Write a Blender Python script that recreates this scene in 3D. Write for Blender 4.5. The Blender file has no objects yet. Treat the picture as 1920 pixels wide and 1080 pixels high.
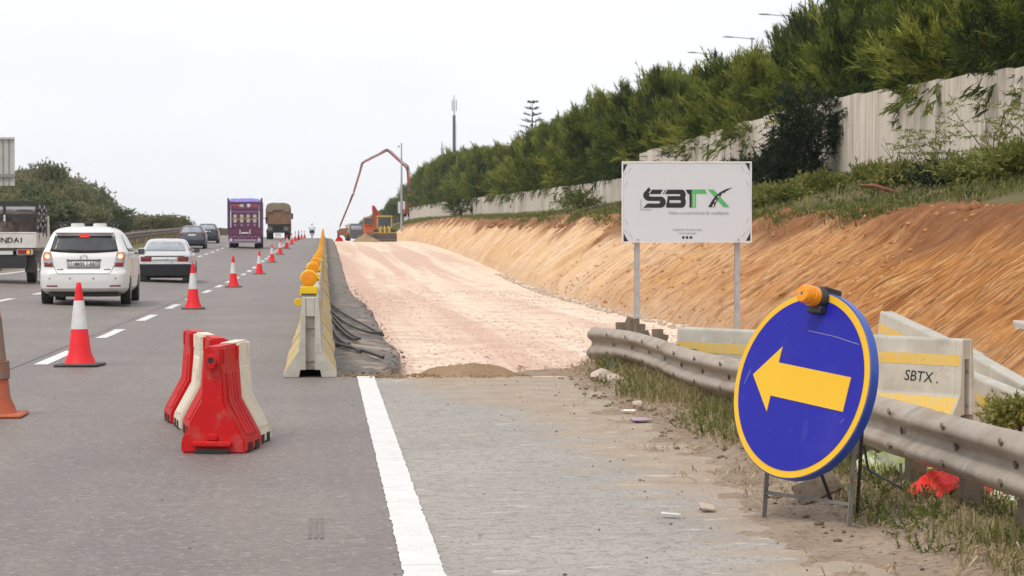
import bpy, bmesh, math, random
import numpy as np
from mathutils import Vector, Matrix
rnd = random.Random(7)
RS = np.random.RandomState(11)
R = math.radians
SC = bpy.context.scene
COL = SC.collection
# ------------------------------------------------------------------ camera
FPX, CAMZ = 4000.0, 1.4
TH = math.atan(90 / FPX)
PSI = math.atan(351 * math.cos(TH) / FPX)
cd = bpy.data.cameras.new('camera')
cam = bpy.data.objects.new('camera', cd)
COL.objects.link(cam)
cd.sensor_width = 36
cd.lens = FPX / 1920 * 36
cd.clip_start, cd.clip_end = 0.5, 9000
cam.location = (0, 0, CAMZ)
cam.rotation_euler = (math.pi / 2 - TH, 0, -PSI)
cd.dof.use_dof = True
cd.dof.focus_distance = 13.0
cd.dof.aperture_fstop = 16.0
SC.camera = cam
# ------------------------------------------------------------------ world, sun, exposure
SUN_EL, SUN_AZ = 56, 222          # azimuth clockwise from +Y (north): behind the camera, from the left
w = bpy.data.worlds.new("World")
SC.world = w
w.use_nodes = True
nt = w.node_tree
nt.nodes.clear()
sky = nt.nodes.new('ShaderNodeTexSky')
sky.sky_type = 'NISHITA'
sky.sun_disc = False
sky.sun_elevation = R(SUN_EL)
sky.sun_rotation = R(SUN_AZ)
sky.dust_density = 3.0
hs = nt.nodes.new('ShaderNodeHueSaturation')
hs.inputs['Saturation'].default_value = 0.35
nt.links.new(sky.outputs[0], hs.inputs['Color'])
tc = nt.nodes.new('ShaderNodeTexCoord')
mp = nt.nodes.new('ShaderNodeMapping')
mp.inputs['Scale'].default_value = (1.5, 1.5, 5)
nt.links.new(tc.outputs['Generated'], mp.inputs['Vector'])
nz = nt.nodes.new('ShaderNodeTexNoise')
nz.inputs['Scale'].default_value = 2.0
nz.inputs['Detail'].default_value = 5
nt.links.new(mp.outputs[0], nz.inputs['Vector'])
cr = nt.nodes.new('ShaderNodeValToRGB')          # the cloud sheet: brighter and thinner patches
cr.color_ramp.elements[0].position = .35
cr.color_ramp.elements[0].color = (9.45, 9.65, 10.15, 1)
cr.color_ramp.elements[1].position = .65
cr.color_ramp.elements[1].color = (10.3, 10.4, 10.5, 1)
nt.links.new(nz.outputs['Fac'], cr.inputs['Fac'])
mx = nt.nodes.new('ShaderNodeMixRGB')
mx.inputs['Fac'].default_value = 0.86
nt.links.new(hs.outputs[0], mx.inputs['Color1'])
nt.links.new(cr.outputs[0], mx.inputs['Color2'])
bg = nt.nodes.new('ShaderNodeBackground')
bg.inputs['Strength'].default_value = 0.106
nt.links.new(mx.outputs[0], bg.inputs['Color'])
wo = nt.nodes.new('ShaderNodeOutputWorld')
nt.links.new(bg.outputs[0], wo.inputs['Surface'])
sd = bpy.data.lights.new('sun', 'SUN')
sd.energy = 1.5
sd.angle = R(12)
sd.color = (1.0, .96, .90)
sun = bpy.data.objects.new('sun', sd)
COL.objects.link(sun)
_a, _e = R(SUN_AZ), R(SUN_EL)
SDIR = Vector((math.sin(_a) * math.cos(_e), math.cos(_a) * math.cos(_e), math.sin(_e)))
sun.rotation_euler = SDIR.to_track_quat('Z', 'Y').to_euler()
SC.view_settings.view_transform = 'Standard'
SC.view_settings.look = 'None'
SC.view_settings.exposure = 0.10
SC.view_settings.gamma = 1.0
try:
    SC.cycles.max_bounces = 6
    SC.cycles.use_denoising = True
except Exception:
    pass

# ------------------------------------------------------------------ helpers
def at(px, py, D):
    """world point at forward distance D behind a photograph pixel (1920x1080)"""
    f = Vector((math.sin(PSI) * math.cos(TH), math.cos(PSI) * math.cos(TH), -math.sin(TH)))
    r = Vector((math.cos(PSI), -math.sin(PSI), 0))
    u = r.cross(f)
    d = f + r * ((px - 960) / FPX) + u * ((540 - py) / FPX)
    d *= D / d.y
    return Vector((d.x, d.y, d.z + CAMZ))

def xat(px, D):
    return at(px, 450, D).x

def _pchip(xs, ys):
    xs, ys = np.array(xs, float), np.array(ys, float)
    h = np.diff(xs); dl = np.diff(ys) / h
    m = np.zeros_like(xs)
    for i in range(1, len(xs) - 1):
        if dl[i - 1] * dl[i] > 0:
            w1, w2 = 2 * h[i] + h[i - 1], h[i] + 2 * h[i - 1]
            m[i] = (w1 + w2) / (w1 / dl[i - 1] + w2 / dl[i])
    m[0], m[-1] = dl[0], dl[-1]
    def f(x):
        x = np.clip(np.asarray(x, float), xs[0], xs[-1])
        i = np.clip(np.searchsorted(xs, x) - 1, 0, len(h) - 1)
        t = (x - xs[i]) / h[i]
        return ((1 + 2 * t) * (1 - t) ** 2 * ys[i] + t * (1 - t) ** 2 * h[i] * m[i]
                + t * t * (3 - 2 * t) * ys[i + 1] + t * t * (t - 1) * h[i] * m[i + 1])
    return f
zr = _pchip([0, 40, 65, 85, 108, 129, 150, 171, 193, 225, 256, 300, 350, 450, 600, 900, 1500],
            [0, 0, .005, .05, .28, .53, .81, 1.06, 1.29, 1.5, 1.62, 1.66, 1.5, .7, -2, -9, -24])
def zroad(x, D):
    return float(zr(D)) + .035 * max(0., -3.3 - x)
wbase = _pchip([0, 45, 78, 110, 125, 174, 260, 436, 700, 1200], [3.2, 3.3, 3.85, 3.75, 3.5, 3.6, 4.45, 5.8, 5.5, 2])

def vnoise(x, y, seed=0):
    """smooth value noise, numpy"""
    x = np.asarray(x, float); y = np.asarray(y, float)
    xi, yi = np.floor(x).astype(np.int64), np.floor(y).astype(np.int64)
    fx, fy = x - xi, y - yi
    fx, fy = fx * fx * (3 - 2 * fx), fy * fy * (3 - 2 * fy)
    def h(a, b):
        n = (a * 374761393 + b * 668265263 + seed * 1442695041) & 0x7fffffff
        n = ((n ^ (n >> 13)) * 1274126177) & 0x7fffffff
        return ((n ^ (n >> 16)) & 0xffff) / 65535.0
    return (h(xi, yi) * (1 - fx) + h(xi + 1, yi) * fx) * (1 - fy) + (h(xi, yi + 1) * (1 - fx) + h(xi + 1, yi + 1) * fx) * fy

def fbm(x, y, o=4, seed=0):
    s, a, t = 0, 1., 0
    for k in range(o):
        s = s + a * vnoise(x * 2 ** k, y * 2 ** k, seed + k); t += a; a *= .5
    return s / t - .5

def link(o, parent=None):
    COL.objects.link(o)
    if parent is not None:
        o.parent = parent
    return o

def npmesh(name, V, F, m, parent=None, smooth=False, tone=None, uv=None):
    """V (n,3), F (k,3 or 4) -> mesh object, fast"""
    V = np.asarray(V, np.float32); F = np.asarray(F, np.int32)
    me = bpy.data.meshes.new(name)
    n, k = F.shape
    me.vertices.add(len(V)); me.vertices.foreach_set('co', V.ravel())
    me.loops.add(n * k); me.loops.foreach_set('vertex_index', F.ravel())
    me.polygons.add(n); me.polygons.foreach_set('loop_start', np.arange(0, n * k, k, dtype=np.int32))
    try:
        me.polygons.foreach_set('loop_total', np.full(n, k, np.int32))
    except Exception:
        pass
    if smooth:
        me.polygons.foreach_set('use_smooth', np.ones(n, bool))
    me.update(calc_edges=True)
    if tone is not None:
        a = me.attributes.new('tone', 'FLOAT', 'POINT')
        a.data.foreach_set('value', np.asarray(tone, np.float32))
    if uv is not None:
        l = me.uv_layers.new(name='UVMap')
        l.data.foreach_set('uv', np.asarray(uv, np.float32)[F.ravel()].ravel())
    me.validate()
    if m: me.materials.append(m)
    return link(bpy.data.objects.new(name, me), parent)

def gridmesh(name, X, Y, Z, m, parent=None, smooth=True, uv=None, tone=None):
    a, b = X.shape
    V = np.stack([X, Y, Z], -1).reshape(-1, 3)
    i = np.arange(a * b).reshape(a, b)
    F = np.stack([i[:-1, :-1], i[:-1, 1:], i[1:, 1:], i[1:, :-1]], -1).reshape(-1, 4)
    return npmesh(name, V, F, m, parent, smooth, tone, uv)

def thing(name, label, cat, loc=(0, 0, 0), rotz=0, group=None):
    o = bpy.data.objects.new(name, None)
    o.empty_display_size = .2
    link(o)
    o.location = loc
    o.rotation_euler = (0, 0, rotz)
    return tag(o, label, cat, group)

def tag(o, label, cat, group=None):
    o['label'] = label; o['category'] = cat
    if group: o['group'] = group
    return o

def struct(o, kind='structure', label=None):
    o['kind'] = kind
    if label: o['label'] = label
    return o

def dup(root, label=None):
    c = root.copy(); COL.objects.link(c)
    if label: c['label'] = label
    for ch in root.children:
        d = ch.copy(); COL.objects.link(d); d.parent = c
        for g in ch.children:
            e = g.copy(); COL.objects.link(e); e.parent = d
    return c

class MB:
    """collects shapes, builds ONE mesh object"""
    def __init__(s):
        s.bm = bmesh.new()
    def box(s, x0, x1, y0, y1, z0, z1, rot=None, piv=None):
        vs = [s.bm.verts.new((x, y, z)) for x in (x0, x1) for y in (y0, y1) for z in (z0, z1)]
        for q in ((0, 1, 3, 2), (4, 6, 7, 5), (0, 4, 5, 1), (2, 3, 7, 6), (0, 2, 6, 4), (1, 5, 7, 3)):
            s.bm.faces.new([vs[i] for i in q])
        if rot is not None:
            p = Vector(piv if piv is not None else ((x0 + x1) / 2, (y0 + y1) / 2, (z0 + z1) / 2))
            for v in vs: v.co = rot @ (v.co - p) + p
        return s
    def prism(s, pts, axis, a, b):
        """polygon pts extruded along axis 'x','y','z' between a and b"""
        f = {'x': lambda p, t: (t, p[0], p[1]), 'y': lambda p, t: (p[0], t, p[1]), 'z': lambda p, t: (p[0], p[1], t)}[axis]
        A = [s.bm.verts.new(f(p, a)) for p in pts]; B = [s.bm.verts.new(f(p, b)) for p in pts]
        n = len(pts)
        s.bm.faces.new(A[::-1]); s.bm.faces.new(B)
        for i in range(n):
            s.bm.faces.new((A[i], A[(i + 1) % n], B[(i + 1) % n], B[i]))
        return s
    def tube(s, pts, rad, n=8, caps=True):
        pts = [Vector(p) for p in pts]
        rads = rad if isinstance(rad, (list, tuple)) else [rad] * len(pts)
        up = Vector((0, 0, 1)); prev = None; rings = []
        for i, p in enumerate(pts):
            t = (pts[min(i + 1, len(pts) - 1)] - pts[max(i - 1, 0)]).normalized()
            if prev is None:
                a = t.cross(up)
                if a.length < .05: a = t.cross(Vector((1, 0, 0)))
            else:
                a = prev - t * prev.dot(t)
            a.normalize(); prev = a
            b = t.cross(a)
            rings.append([s.bm.verts.new(p + (a * math.cos(k * 2 * math.pi / n) + b * math.sin(k * 2 * math.pi / n)) * rads[i]) for k in range(n)])
        for A, B in zip(rings, rings[1:]):
            for k in range(n):
                s.bm.faces.new((A[k], A[(k + 1) % n], B[(k + 1) % n], B[k]))
        if caps:
            s.bm.faces.new(rings[0][::-1]); s.bm.faces.new(rings[-1])
        return s
    def lathe(s, prof, c=(0, 0, 0), axis='z', n=20):
        """prof: list of (radius, height)"""
        c = Vector(c); rings = []
        for r, h in prof:
            ring = []
            for k in range(n):
                q = 2 * math.pi * k / n
                a, b = r * math.cos(q), r * math.sin(q)
                ring.append(s.bm.verts.new(c + Vector({'z': (a, b, h), 'x': (h, a, b), 'y': (a, h, b)}[axis])))
            rings.append(ring)
        for A, B in zip(rings, rings[1:]):
            for k in range(n):
                s.bm.faces.new((A[k], A[(k + 1) % n], B[(k + 1) % n], B[k]))
        s.bm.faces.new(rings[0][::-1]); s.bm.faces.new(rings[-1])
        return s
    def poly(s, pts):
        s.bm.faces.new([s.bm.verts.new(p) for p in pts]); return s
    def xf(s, M):
        bmesh.ops.transform(s.bm, matrix=M, verts=s.bm.verts[:]); return s
    def build(s, name, m, parent=None, bevel=0, smooth=False, seg=1):
        bmesh.ops.recalc_face_normals(s.bm, faces=s.bm.faces[:])
        if bevel:
            ed = [e for e in s.bm.edges if len(e.link_faces) == 2 and e.calc_face_angle(0) > .5]
            bmesh.ops.bevel(s.bm, geom=ed, offset=bevel, segments=seg, affect='EDGES', clamp_overlap=True)
        me = bpy.data.meshes.new(name)
        s.bm.to_mesh(me); s.bm.free()
        if smooth:
            for p in me.polygons: p.use_smooth = True
            try: me.set_sharp_from_angle(angle=R(38))
            except Exception: pass
        if m: me.materials.append(m)
        return link(bpy.data.objects.new(name, me), parent)

def text_obj(name, s, size, m, parent, M, shear=0, bold=0, depth=.001, align='CENTER'):
    cu = bpy.data.curves.new('t', 'FONT')
    cu.body = s; cu.size = size; cu.align_x = align; cu.align_y = 'CENTER'; cu.shear = shear; cu.offset = bold
    cu.extrude = depth; cu.resolution_u = 3
    t = bpy.data.objects.new('t', cu); COL.objects.link(t)
    bpy.context.view_layer.update()
    me = bpy.data.meshes.new_from_object(t.evaluated_get(bpy.context.evaluated_depsgraph_get()))
    bpy.data.objects.remove(t); bpy.data.curves.remove(cu)
    me.name = name; me.transform(M)
    me.materials.clear(); me.materials.append(m)
    return link(bpy.data.objects.new(name, me), parent)

# text facing the camera (reading along +x, up +z, lying in a plane y = const)
def face_cam(x, y, z):
    return Matrix.Translation((x, y, z)) @ Matrix.Rotation(math.pi / 2, 4, 'X')

# ------------------------------------------------------------------ materials
def nodes(name):
    m = bpy.data.materials.new(name); m.use_nodes = True
    t = m.node_tree
    b = t.nodes['Principled BSDF']
    return m, t, b

def N(t, kind, **kw):
    n = t.nodes.new(kind)
    for k, v in kw.items():
        if k in n.inputs: n.inputs[k].default_value = v
        else: setattr(n, k, v)
    return n

def coords(t, stretch=(1, 1, 1), space='Object', vary=True):
    c = N(t, 'ShaderNodeTexCoord')
    out = c.outputs[space]
    if space == 'World':
        pass
    if vary:
        oi = N(t, 'ShaderNodeObjectInfo')
        mul = N(t, 'ShaderNodeMath', operation='MULTIPLY'); mul.inputs[1].default_value = 53.
        t.links.new(oi.outputs['Random'], mul.inputs[0])
        ad = N(t, 'ShaderNodeVectorMath', operation='ADD')
        t.links.new(out, ad.inputs[0]); t.links.new(mul.outputs[0], ad.inputs[1])
        out = ad.outputs[0]
    mp = N(t, 'ShaderNodeMapping')
    mp.inputs['Scale'].default_value = stretch
    t.links.new(out, mp.inputs['Vector'])
    return mp.outputs[0]

def noise(t, vec, scale, lo=0., hi=1., detail=6, rough=.6, dist=0.):
    n = N(t, 'ShaderNodeTexNoise')
    n.inputs['Scale'].default_value = scale; n.inputs['Detail'].default_value = detail
    n.inputs['Roughness'].default_value = rough; n.inputs['Distortion'].default_value = dist
    t.links.new(vec, n.inputs['Vector'])
    r = N(t, 'ShaderNodeMapRange'); r.inputs['From Min'].default_value = lo; r.inputs['From Max'].default_value = hi
    t.links.new(n.outputs['Fac'], r.inputs['Value'])
    return r.outputs[0]

def mixc(t, fac, a, b, mode='MIX'):
    n = N(t, 'ShaderNodeMixRGB', blend_type=mode)
    for s, v in ((n.inputs['Fac'], fac), (n.inputs['Color1'], a), (n.inputs['Color2'], b)):
        if isinstance(v, (int, float)): s.default_value = v
        elif isinstance(v, tuple): s.default_value = v + (1,) if len(v) == 3 else v
        else: t.links.new(v, s)
    return n.outputs[0]

def math_(t, op, a, b=0.):
    n = N(t, 'ShaderNodeMath', operation=op)
    for s, v in ((n.inputs[0], a), (n.inputs[1], b)):
        if isinstance(v, (int, float)): s.default_value = v
        else: t.links.new(v, s)
    return n.outputs[0]

def bump(t, b, h, strength=.4, dist=.02):
    n = N(t, 'ShaderNodeBump'); n.inputs['Strength'].default_value = strength; n.inputs['Distance'].default_value = dist
    t.links.new(h, n.inputs['Height']); t.links.new(n.outputs[0], b.inputs['Normal'])

def mat(name, col, col2=None, scale=6, lo=.35, hi=.65, rough=.7, metal=0., bmp=0., bscale=30, bdist=.01, stains=(), stretch=(1, 1, 1), trans=0., emit=None, spec=.5, coat=0.):
    """colour worn towards col2 by noise; stains: (colour, scale, lo, hi, stretch)"""
    m, t, b = nodes(name)
    b.inputs['Roughness'].default_value = rough; b.inputs['Metallic'].default_value = metal
    b.inputs['Specular IOR Level'].default_value = spec
    if coat: b.inputs['Coat Weight'].default_value = coat; b.inputs['Coat Roughness'].default_value = .06
    v = coords(t, stretch)
    c2 = col2 if col2 is not None else tuple(x * .82 for x in col)
    out = mixc(t, noise(t, v, scale, lo, hi), col, c2)
    for sc in stains:
        vv = coords(t, sc[4] if len(sc) > 4 else (1, 1, 1))
        out = mixc(t, noise(t, vv, sc[1], sc[2], sc[3]), out, sc[0])
    t.links.new(out, b.inputs['Base Color'])
    if bmp: bump(t, b, noise(t, v, bscale, detail=4), bmp, bdist)
    if emit:
        b.inputs['Emission Color'].default_value = emit[0] + (1,); b.inputs['Emission Strength'].default_value = emit[1]
    if trans:
        b.inputs['Transmission Weight'].default_value = trans
    return m

def leafmat(name, c1, c2, c3):
    """leaves: colour of each spray from the 'tone' attribute (kind of leaf; tamarisk plumes have bright tips and dark gaps painted in), translucent"""
    m, t, b = nodes(name)
    a = N(t, 'ShaderNodeAttribute', attribute_name='tone')
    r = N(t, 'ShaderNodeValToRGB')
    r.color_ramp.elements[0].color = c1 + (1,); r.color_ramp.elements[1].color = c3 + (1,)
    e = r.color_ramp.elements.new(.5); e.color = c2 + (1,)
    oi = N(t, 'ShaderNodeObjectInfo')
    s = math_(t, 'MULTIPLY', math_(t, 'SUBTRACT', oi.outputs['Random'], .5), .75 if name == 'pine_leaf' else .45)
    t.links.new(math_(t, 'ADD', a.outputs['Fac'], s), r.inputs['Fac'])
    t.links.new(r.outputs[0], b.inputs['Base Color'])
    b.inputs['Roughness'].default_value = .6; b.inputs['Specular IOR Level'].default_value = .25
    tr = N(t, 'ShaderNodeBsdfTranslucent'); t.links.new(r.outputs[0], tr.inputs['Color'])
    ms = N(t, 'ShaderNodeMixShader'); ms.inputs[0].default_value = .3
    o = t.nodes['Material Output']
    t.links.new(b.outputs[0], ms.inputs[1]); t.links.new(tr.outputs[0], ms.inputs[2]); t.links.new(ms.outputs[0], o.inputs['Surface'])
    return m
M = {}
M['concrete'] = mat('concrete', (.52, .49, .43), (.42, .395, .34), 3, bmp=.25, bscale=60, rough=.9,
                    stains=(((.26, .23, .19), 2.2, .58, .8), ((.18, .16, .13), 14, .66, .74), ((.6, .57, .52), 5, .55, .75)))
M['stripe'] = mat('yellow_paint', (.68, .43, .07), (.62, .45, .16), 5, rough=.75, stains=(((.5, .46, .38), 7, .56, .72), ((.35, .28, .15), 22, .62, .72)))
M['dark_hole'] = mat('dark_recess', (.03, .028, .025), rough=.9)
M['lamp_yellow'] = mat('yellow_plastic', (.80, .55, .01), (.74, .46, .01), 20, rough=.4)
M['lamp_amber'] = mat('amber_lens', (.88, .33, .003), (.76, .22, .003), 40, rough=.25, bmp=.3, bscale=90)
M['cone_red'] = mat('red_plastic_cone', (.80, .024, .034), (.74, .022, .03), 8, rough=.5, spec=.25, stains=(((.55, .08, .07), 12, .6, .8),))
M['cone_white'] = mat('white_sleeve', (.72, .70, .71), (.6, .57, .57), 6, rough=.5, stains=(((.42, .36, .33), 9, .6, .8),))
M['rubber'] = mat('rubber', (.055, .05, .048), (.09, .08, .07), 10, rough=.8)
M['old_orange'] = mat('faded_orange', (.52, .10, .035), (.40, .10, .05), 7, rough=.7, stains=(((.24, .15, .10), 6, .5, .7),))
M['old_white'] = mat('muddy_sleeve', (.27, .19, .14), (.20, .14, .10), 9, rough=.85, stains=(((.45, .1, .05), 8, .58, .68),))
M['wb_red'] = mat('red_barrier_plastic', (.58, .009, .011), (.52, .012, .013), 5, rough=.5, spec=.22, stains=(((.45, .09, .075), 4, .57, .75), ((.33, .12, .09), 16, .64, .74)))
M['wb_white'] = mat('cream_barrier_plastic', (.74, .67, .55), (.66, .585, .46), 5, rough=.5, stains=(((.45, .36, .25), 5, .58, .75), ((.36, .28, .2), 18, .64, .74)))
M['galv'] = mat('galvanised_steel', (.43, .365, .295), (.33, .27, .21), 5, rough=.65, metal=.2, stains=(((.27, .19, .12), 3, .52, .72, (1, .3, 3)), ((.5, .47, .44), 9, .58, .75)), bmp=.1, bscale=40)
M['post'] = mat('dull_post_steel', (.22, .175, .135), (.15, .12, .09), 8, rough=.7, metal=.2, stains=(((.28, .16, .09), 5, .55, .7),))
M['steel'] = mat('grey_painted_steel', (.40, .41, .42), (.33, .34, .35), 9, rough=.5, metal=.1, stains=(((.28, .24, .2), 14, .62, .72),))
M['sign_white'] = mat('white_sign_panel', (.60, .622, .655), (.575, .60, .635), 2, rough=.45, stains=(((.55, .52, .46), 4, .66, .8),))
M['sign_edge'] = mat('white_sign_edge', (.82, .82, .82), rough=.5)
M['ink'] = mat('black_ink', (.014, .014, .018), rough=.5)
M['ink_grey'] = mat('grey_ink', (.42, .43, .46), rough=.5)
M['green_ink'] = mat('green_ink', (.10, .42, .14), (.08, .36, .12), 3, rough=.5)
M['sign_blue'] = mat('blue_sheeting', (.017, .018, .34), (.021, .021, .33), 2, rough=.45, spec=.22, bmp=.05, bscale=160, bdist=.002, stains=(((.035, .033, .35), 3, .58, .8), ((.075, .068, .30), 5, .60, .85, (1, 1, .35)), ((.10, .09, .22), 38, .66, .74)))
M['rim_blue'] = mat('blue_box_paint', (.018, .06, .35), (.025, .075, .38), 3, rough=.3)
M['sign_yellow'] = mat('yellow_sheeting', (.82, .49, .03), (.80, .46, .026), 2, rough=.5, spec=.25)
M['bare_iron'] = mat('bare_angle_iron', (.17, .165, .155), (.25, .23, .20), 10, rough=.6, metal=.3, stains=(((.2, .12, .07), 8, .58, .7),))
M['black_plastic'] = mat('black_plastic', (.022, .022, .024), (.035, .034, .034), 20, rough=.5)
M['tyre'] = mat('tyre_rubber', (.018, .018, .019), (.03, .029, .028), 14, rough=.85)
M['alloy'] = mat('wheel_rim', (.35, .35, .36), rough=.4, metal=.6)
M['glass'] = mat('dark_car_glass', (.025, .028, .032), (.05, .055, .06), 3, rough=.08, spec=.8)
M['glass_reflection'] = mat('painted_reflection_glass', (.34, .36, .39), (.24, .25, .28), 2.5, rough=.1, spec=.8, stains=(((.55, .57, .6), 3.2, .55, .72),))  # pale grey reflections painted into the glass colour
M['plate'] = mat('number_plate', (.68, .68, .66), (.58, .58, .57), 12, rough=.5)
M['red_lens'] = mat('red_lamp_lens', (.30, .012, .016), (.22, .01, .014), 30, rough=.2)
M['lit_red'] = mat('lit_brake_lamp', (.6, .02, .01), rough=.3, emit=((1., .06, .03), .55))
M['lit_core'] = mat('lit_lamp_core', (.9, .5, .3), rough=.3, emit=((1., .62, .32), 1.1))
M['lit_orange'] = mat('lit_indicator', (.8, .3, .02), rough=.3, emit=((1., .33, .02), .9))
M['clear_lens'] = mat('clear_lens', (.42, .42, .43), (.3, .3, .31), 25, rough=.2)
M['wall'] = mat('wall_concrete', (.70, .625, .53), (.60, .525, .44), 1.2, rough=.9, bmp=.12, bscale=14,
                stains=(((.33, .275, .225), 1.4, .52, .72, (1, 2.2, .22)), ((.22, .175, .145), 2.6, .58, .72, (1, 2.5, .14)), ((.66, .60, .52), 1.1, .55, .8)))
M['bark'] = mat('bark', (.10, .075, .055), (.06, .045, .035), 12, rough=.95, bmp=.4, bscale=20)
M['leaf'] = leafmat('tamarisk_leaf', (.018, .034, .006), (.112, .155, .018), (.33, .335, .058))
M['leaf_pine'] = leafmat('pine_leaf', (.11, .145, .068), (.21, .22, .105), (.33, .265, .155))
M['leaf_dark'] = leafmat('dark_shrub_leaf', (.010, .020, .008), (.022, .040, .013), (.05, .07, .022))
M['leaf_bright'] = leafmat('bright_weed_leaf', (.075, .095, .018), (.17, .195, .038), (.29, .27, .085))
M['grass'] = leafmat('grass_blade', (.10, .112, .03), (.25, .225, .09), (.47, .37, .21))
M['straw'] = leafmat('dry_straw', (.24, .155, .085), (.40, .285, .17), (.60, .47, .31))
# ================================================================== ground materials
def asphalt_mat():
    m, t, b = nodes('worn_asphalt')
    v = coords(t, vary=False)
    c = mixc(t, noise(t, v, .5, .35, .65, 6), (.225, .178, .158), (.165, .132, .118))
    c = mixc(t, math_(t, 'MULTIPLY', noise(t, coords(t, (1.1, .06, 1), vary=False), .9, .45, .66, 5, .65), .75), c, (.140, .117, .107))
    c = mixc(t, math_(t, 'MULTIPLY', noise(t, v, 4.5, .55, .68, 7, .7), .45), c, (.32, .275, .25))
    c = mixc(t, math_(t, 'MULTIPLY', noise(t, coords(t, (1, 1.7, 1), vary=False), 7.3, .56, .66, 7, .75), .7), c, (.115, .094, .084))
    c = mixc(t, math_(t, 'MULTIPLY', noise(t, coords(t, (1, 2.2, 1), vary=False), 8, .625, .68, 6, .7), .75), c, (.46, .42, .40))
    c = mixc(t, math_(t, 'MULTIPLY', noise(t, v, 15, .52, .62, 4, .7), .55), c, (.105, .086, .078))
    c = mixc(t, math_(t, 'MULTIPLY', noise(t, v, 21, .55, .64, 3, .7), .6), c, (.36, .32, .295))
    c = mixc(t, math_(t, 'MULTIPLY', noise(t, v, 60, .56, .66, 2), .75), c, (.105, .096, .092))
    c = mixc(t, math_(t, 'MULTIPLY', noise(t, v, 130, .5, .75, 2), .5), c, (.33, .30, .28))
    t.links.new(c, b.inputs['Base Color'])
    b.inputs['Roughness'].default_value = .6; b.inputs['Specular IOR Level'].default_value = .38
    bump(t, b, noise(t, v, 90, detail=3), .2, .004)
    return m
def shoulder_mat():
    m, t, b = nodes('dusty_asphalt')
    v = coords(t, vary=False)
    c = mixc(t, noise(t, v, .6, .35, .65, 5), (.325, .30, .275), (.40, .365, .325))
    c = mixc(t, math_(t, 'MULTIPLY', noise(t, coords(t, (1, 1.5, 1), vary=False), 5, .52, .70, 8, .75), .7), c, (.18, .163, .148))
    c = mixc(t, math_(t, 'MULTIPLY', noise(t, v, 14, .53, .63, 4, .7), .6), c, (.17, .155, .14))
    c = mixc(t, math_(t, 'MULTIPLY', noise(t, v, 45, .54, .66, 3), .8), c, (.17, .16, .15))
    c = mixc(t, math_(t, 'MULTIPLY', noise(t, v, 110, .5, .72, 2), .55), c, (.50, .47, .43))
    a = N(t, 'ShaderNodeAttribute', attribute_name='tone')      # where dirt has been spread over it
    f = math_(t, 'ADD', a.outputs['Fac'], math_(t, 'MULTIPLY', math_(t, 'SUBTRACT', noise(t, coords(t, (.55, 1.0, 1), vary=False), 2.2, .25, .75, 7), .5), 1.1))
    r = N(t, 'ShaderNodeMapRange'); r.inputs['From Min'].default_value = .32; r.inputs['From Max'].default_value = .85
    t.links.new(f, r.inputs['Value'])
    d = mixc(t, noise(t, v, 3, .35, .65, 6), (.42, .335, .26), (.34, .27, .205))
    d = mixc(t, math_(t, 'MULTIPLY', noise(t, v, 40, .52, .68, 3), .6), d, (.25, .195, .145))
    c = mixc(t, r.outputs[0], c, d)
    c = mixc(t, math_(t, 'MULTIPLY', noise(t, coords(t, (.8, 2, 1), vary=False), 4, .62, .68, 6), .8), c, (.62, .56, .49))
    t.links.new(c, b.inputs['Base Color'])
    b.inputs['Roughness'].default_value = .92; b.inputs['Specular IOR Level'].default_value = .2
    bump(t, b, noise(t, v, 60, detail=4), .45, .01)
    return m
def soil_mat(name, a, b2, dark, light, s=2.):
    m, t, b = nodes(name)
    v = coords(t, vary=False)
    c = mixc(t, noise(t, v, s, .35, .65, 7), a, b2)
    c = mixc(t, math_(t, 'MULTIPLY', noise(t, v, s * 9, .52, .68, 5), .75), c, dark)
    c = mixc(t, math_(t, 'MULTIPLY', noise(t, v, s * 22, .56, .7, 3), .65), c, light)
    t.links.new(c, b.inputs['Base Color'])
    b.inputs['Roughness'].default_value = .95; b.inputs['Specular IOR Level'].default_value = .15
    bump(t, b, noise(t, v, s * 14, detail=6), .7, .03)
    return m
def bed_mat():
    m, t, b = nodes('gravel_bed')
    v = coords(t, vary=False)
    w1 = noise(t, coords(t, (.85, .012, 1), vary=False), 1.0, .42, .58, 4, .55, .5)    # wheel tracks of the trucks, run along the bed
    c = mixc(t, w1, (.70, .475, .36), (.88, .725, .575))
    c = mixc(t, math_(t, 'MULTIPLY', noise(t, v, 1.3, .46, .64, 8, .7), .7), c, (.55, .345, .265))
    c = mixc(t, math_(t, 'MULTIPLY', noise(t, v, 9, .52, .64, 5, .7), .75), c, (.42, .265, .21))
    c = mixc(t, math_(t, 'MULTIPLY', noise(t, v, 30, .55, .66, 3), .8), c, (.82, .68, .57))
    a = N(t, 'ShaderNodeAttribute', attribute_name='tone')      # pale fines near the toe and the front ramp
    c = mixc(t, math_(t, 'MULTIPLY', a.outputs['Fac'], .9), c, (.80, .63, .46))
    t.links.new(c, b.inputs['Base Color'])
    b.inputs['Roughness'].default_value = .95; b.inputs['Specular IOR Level'].default_value = .15
    bump(t, b, noise(t, v, 16, detail=6), .8, .04)
    return m
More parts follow.
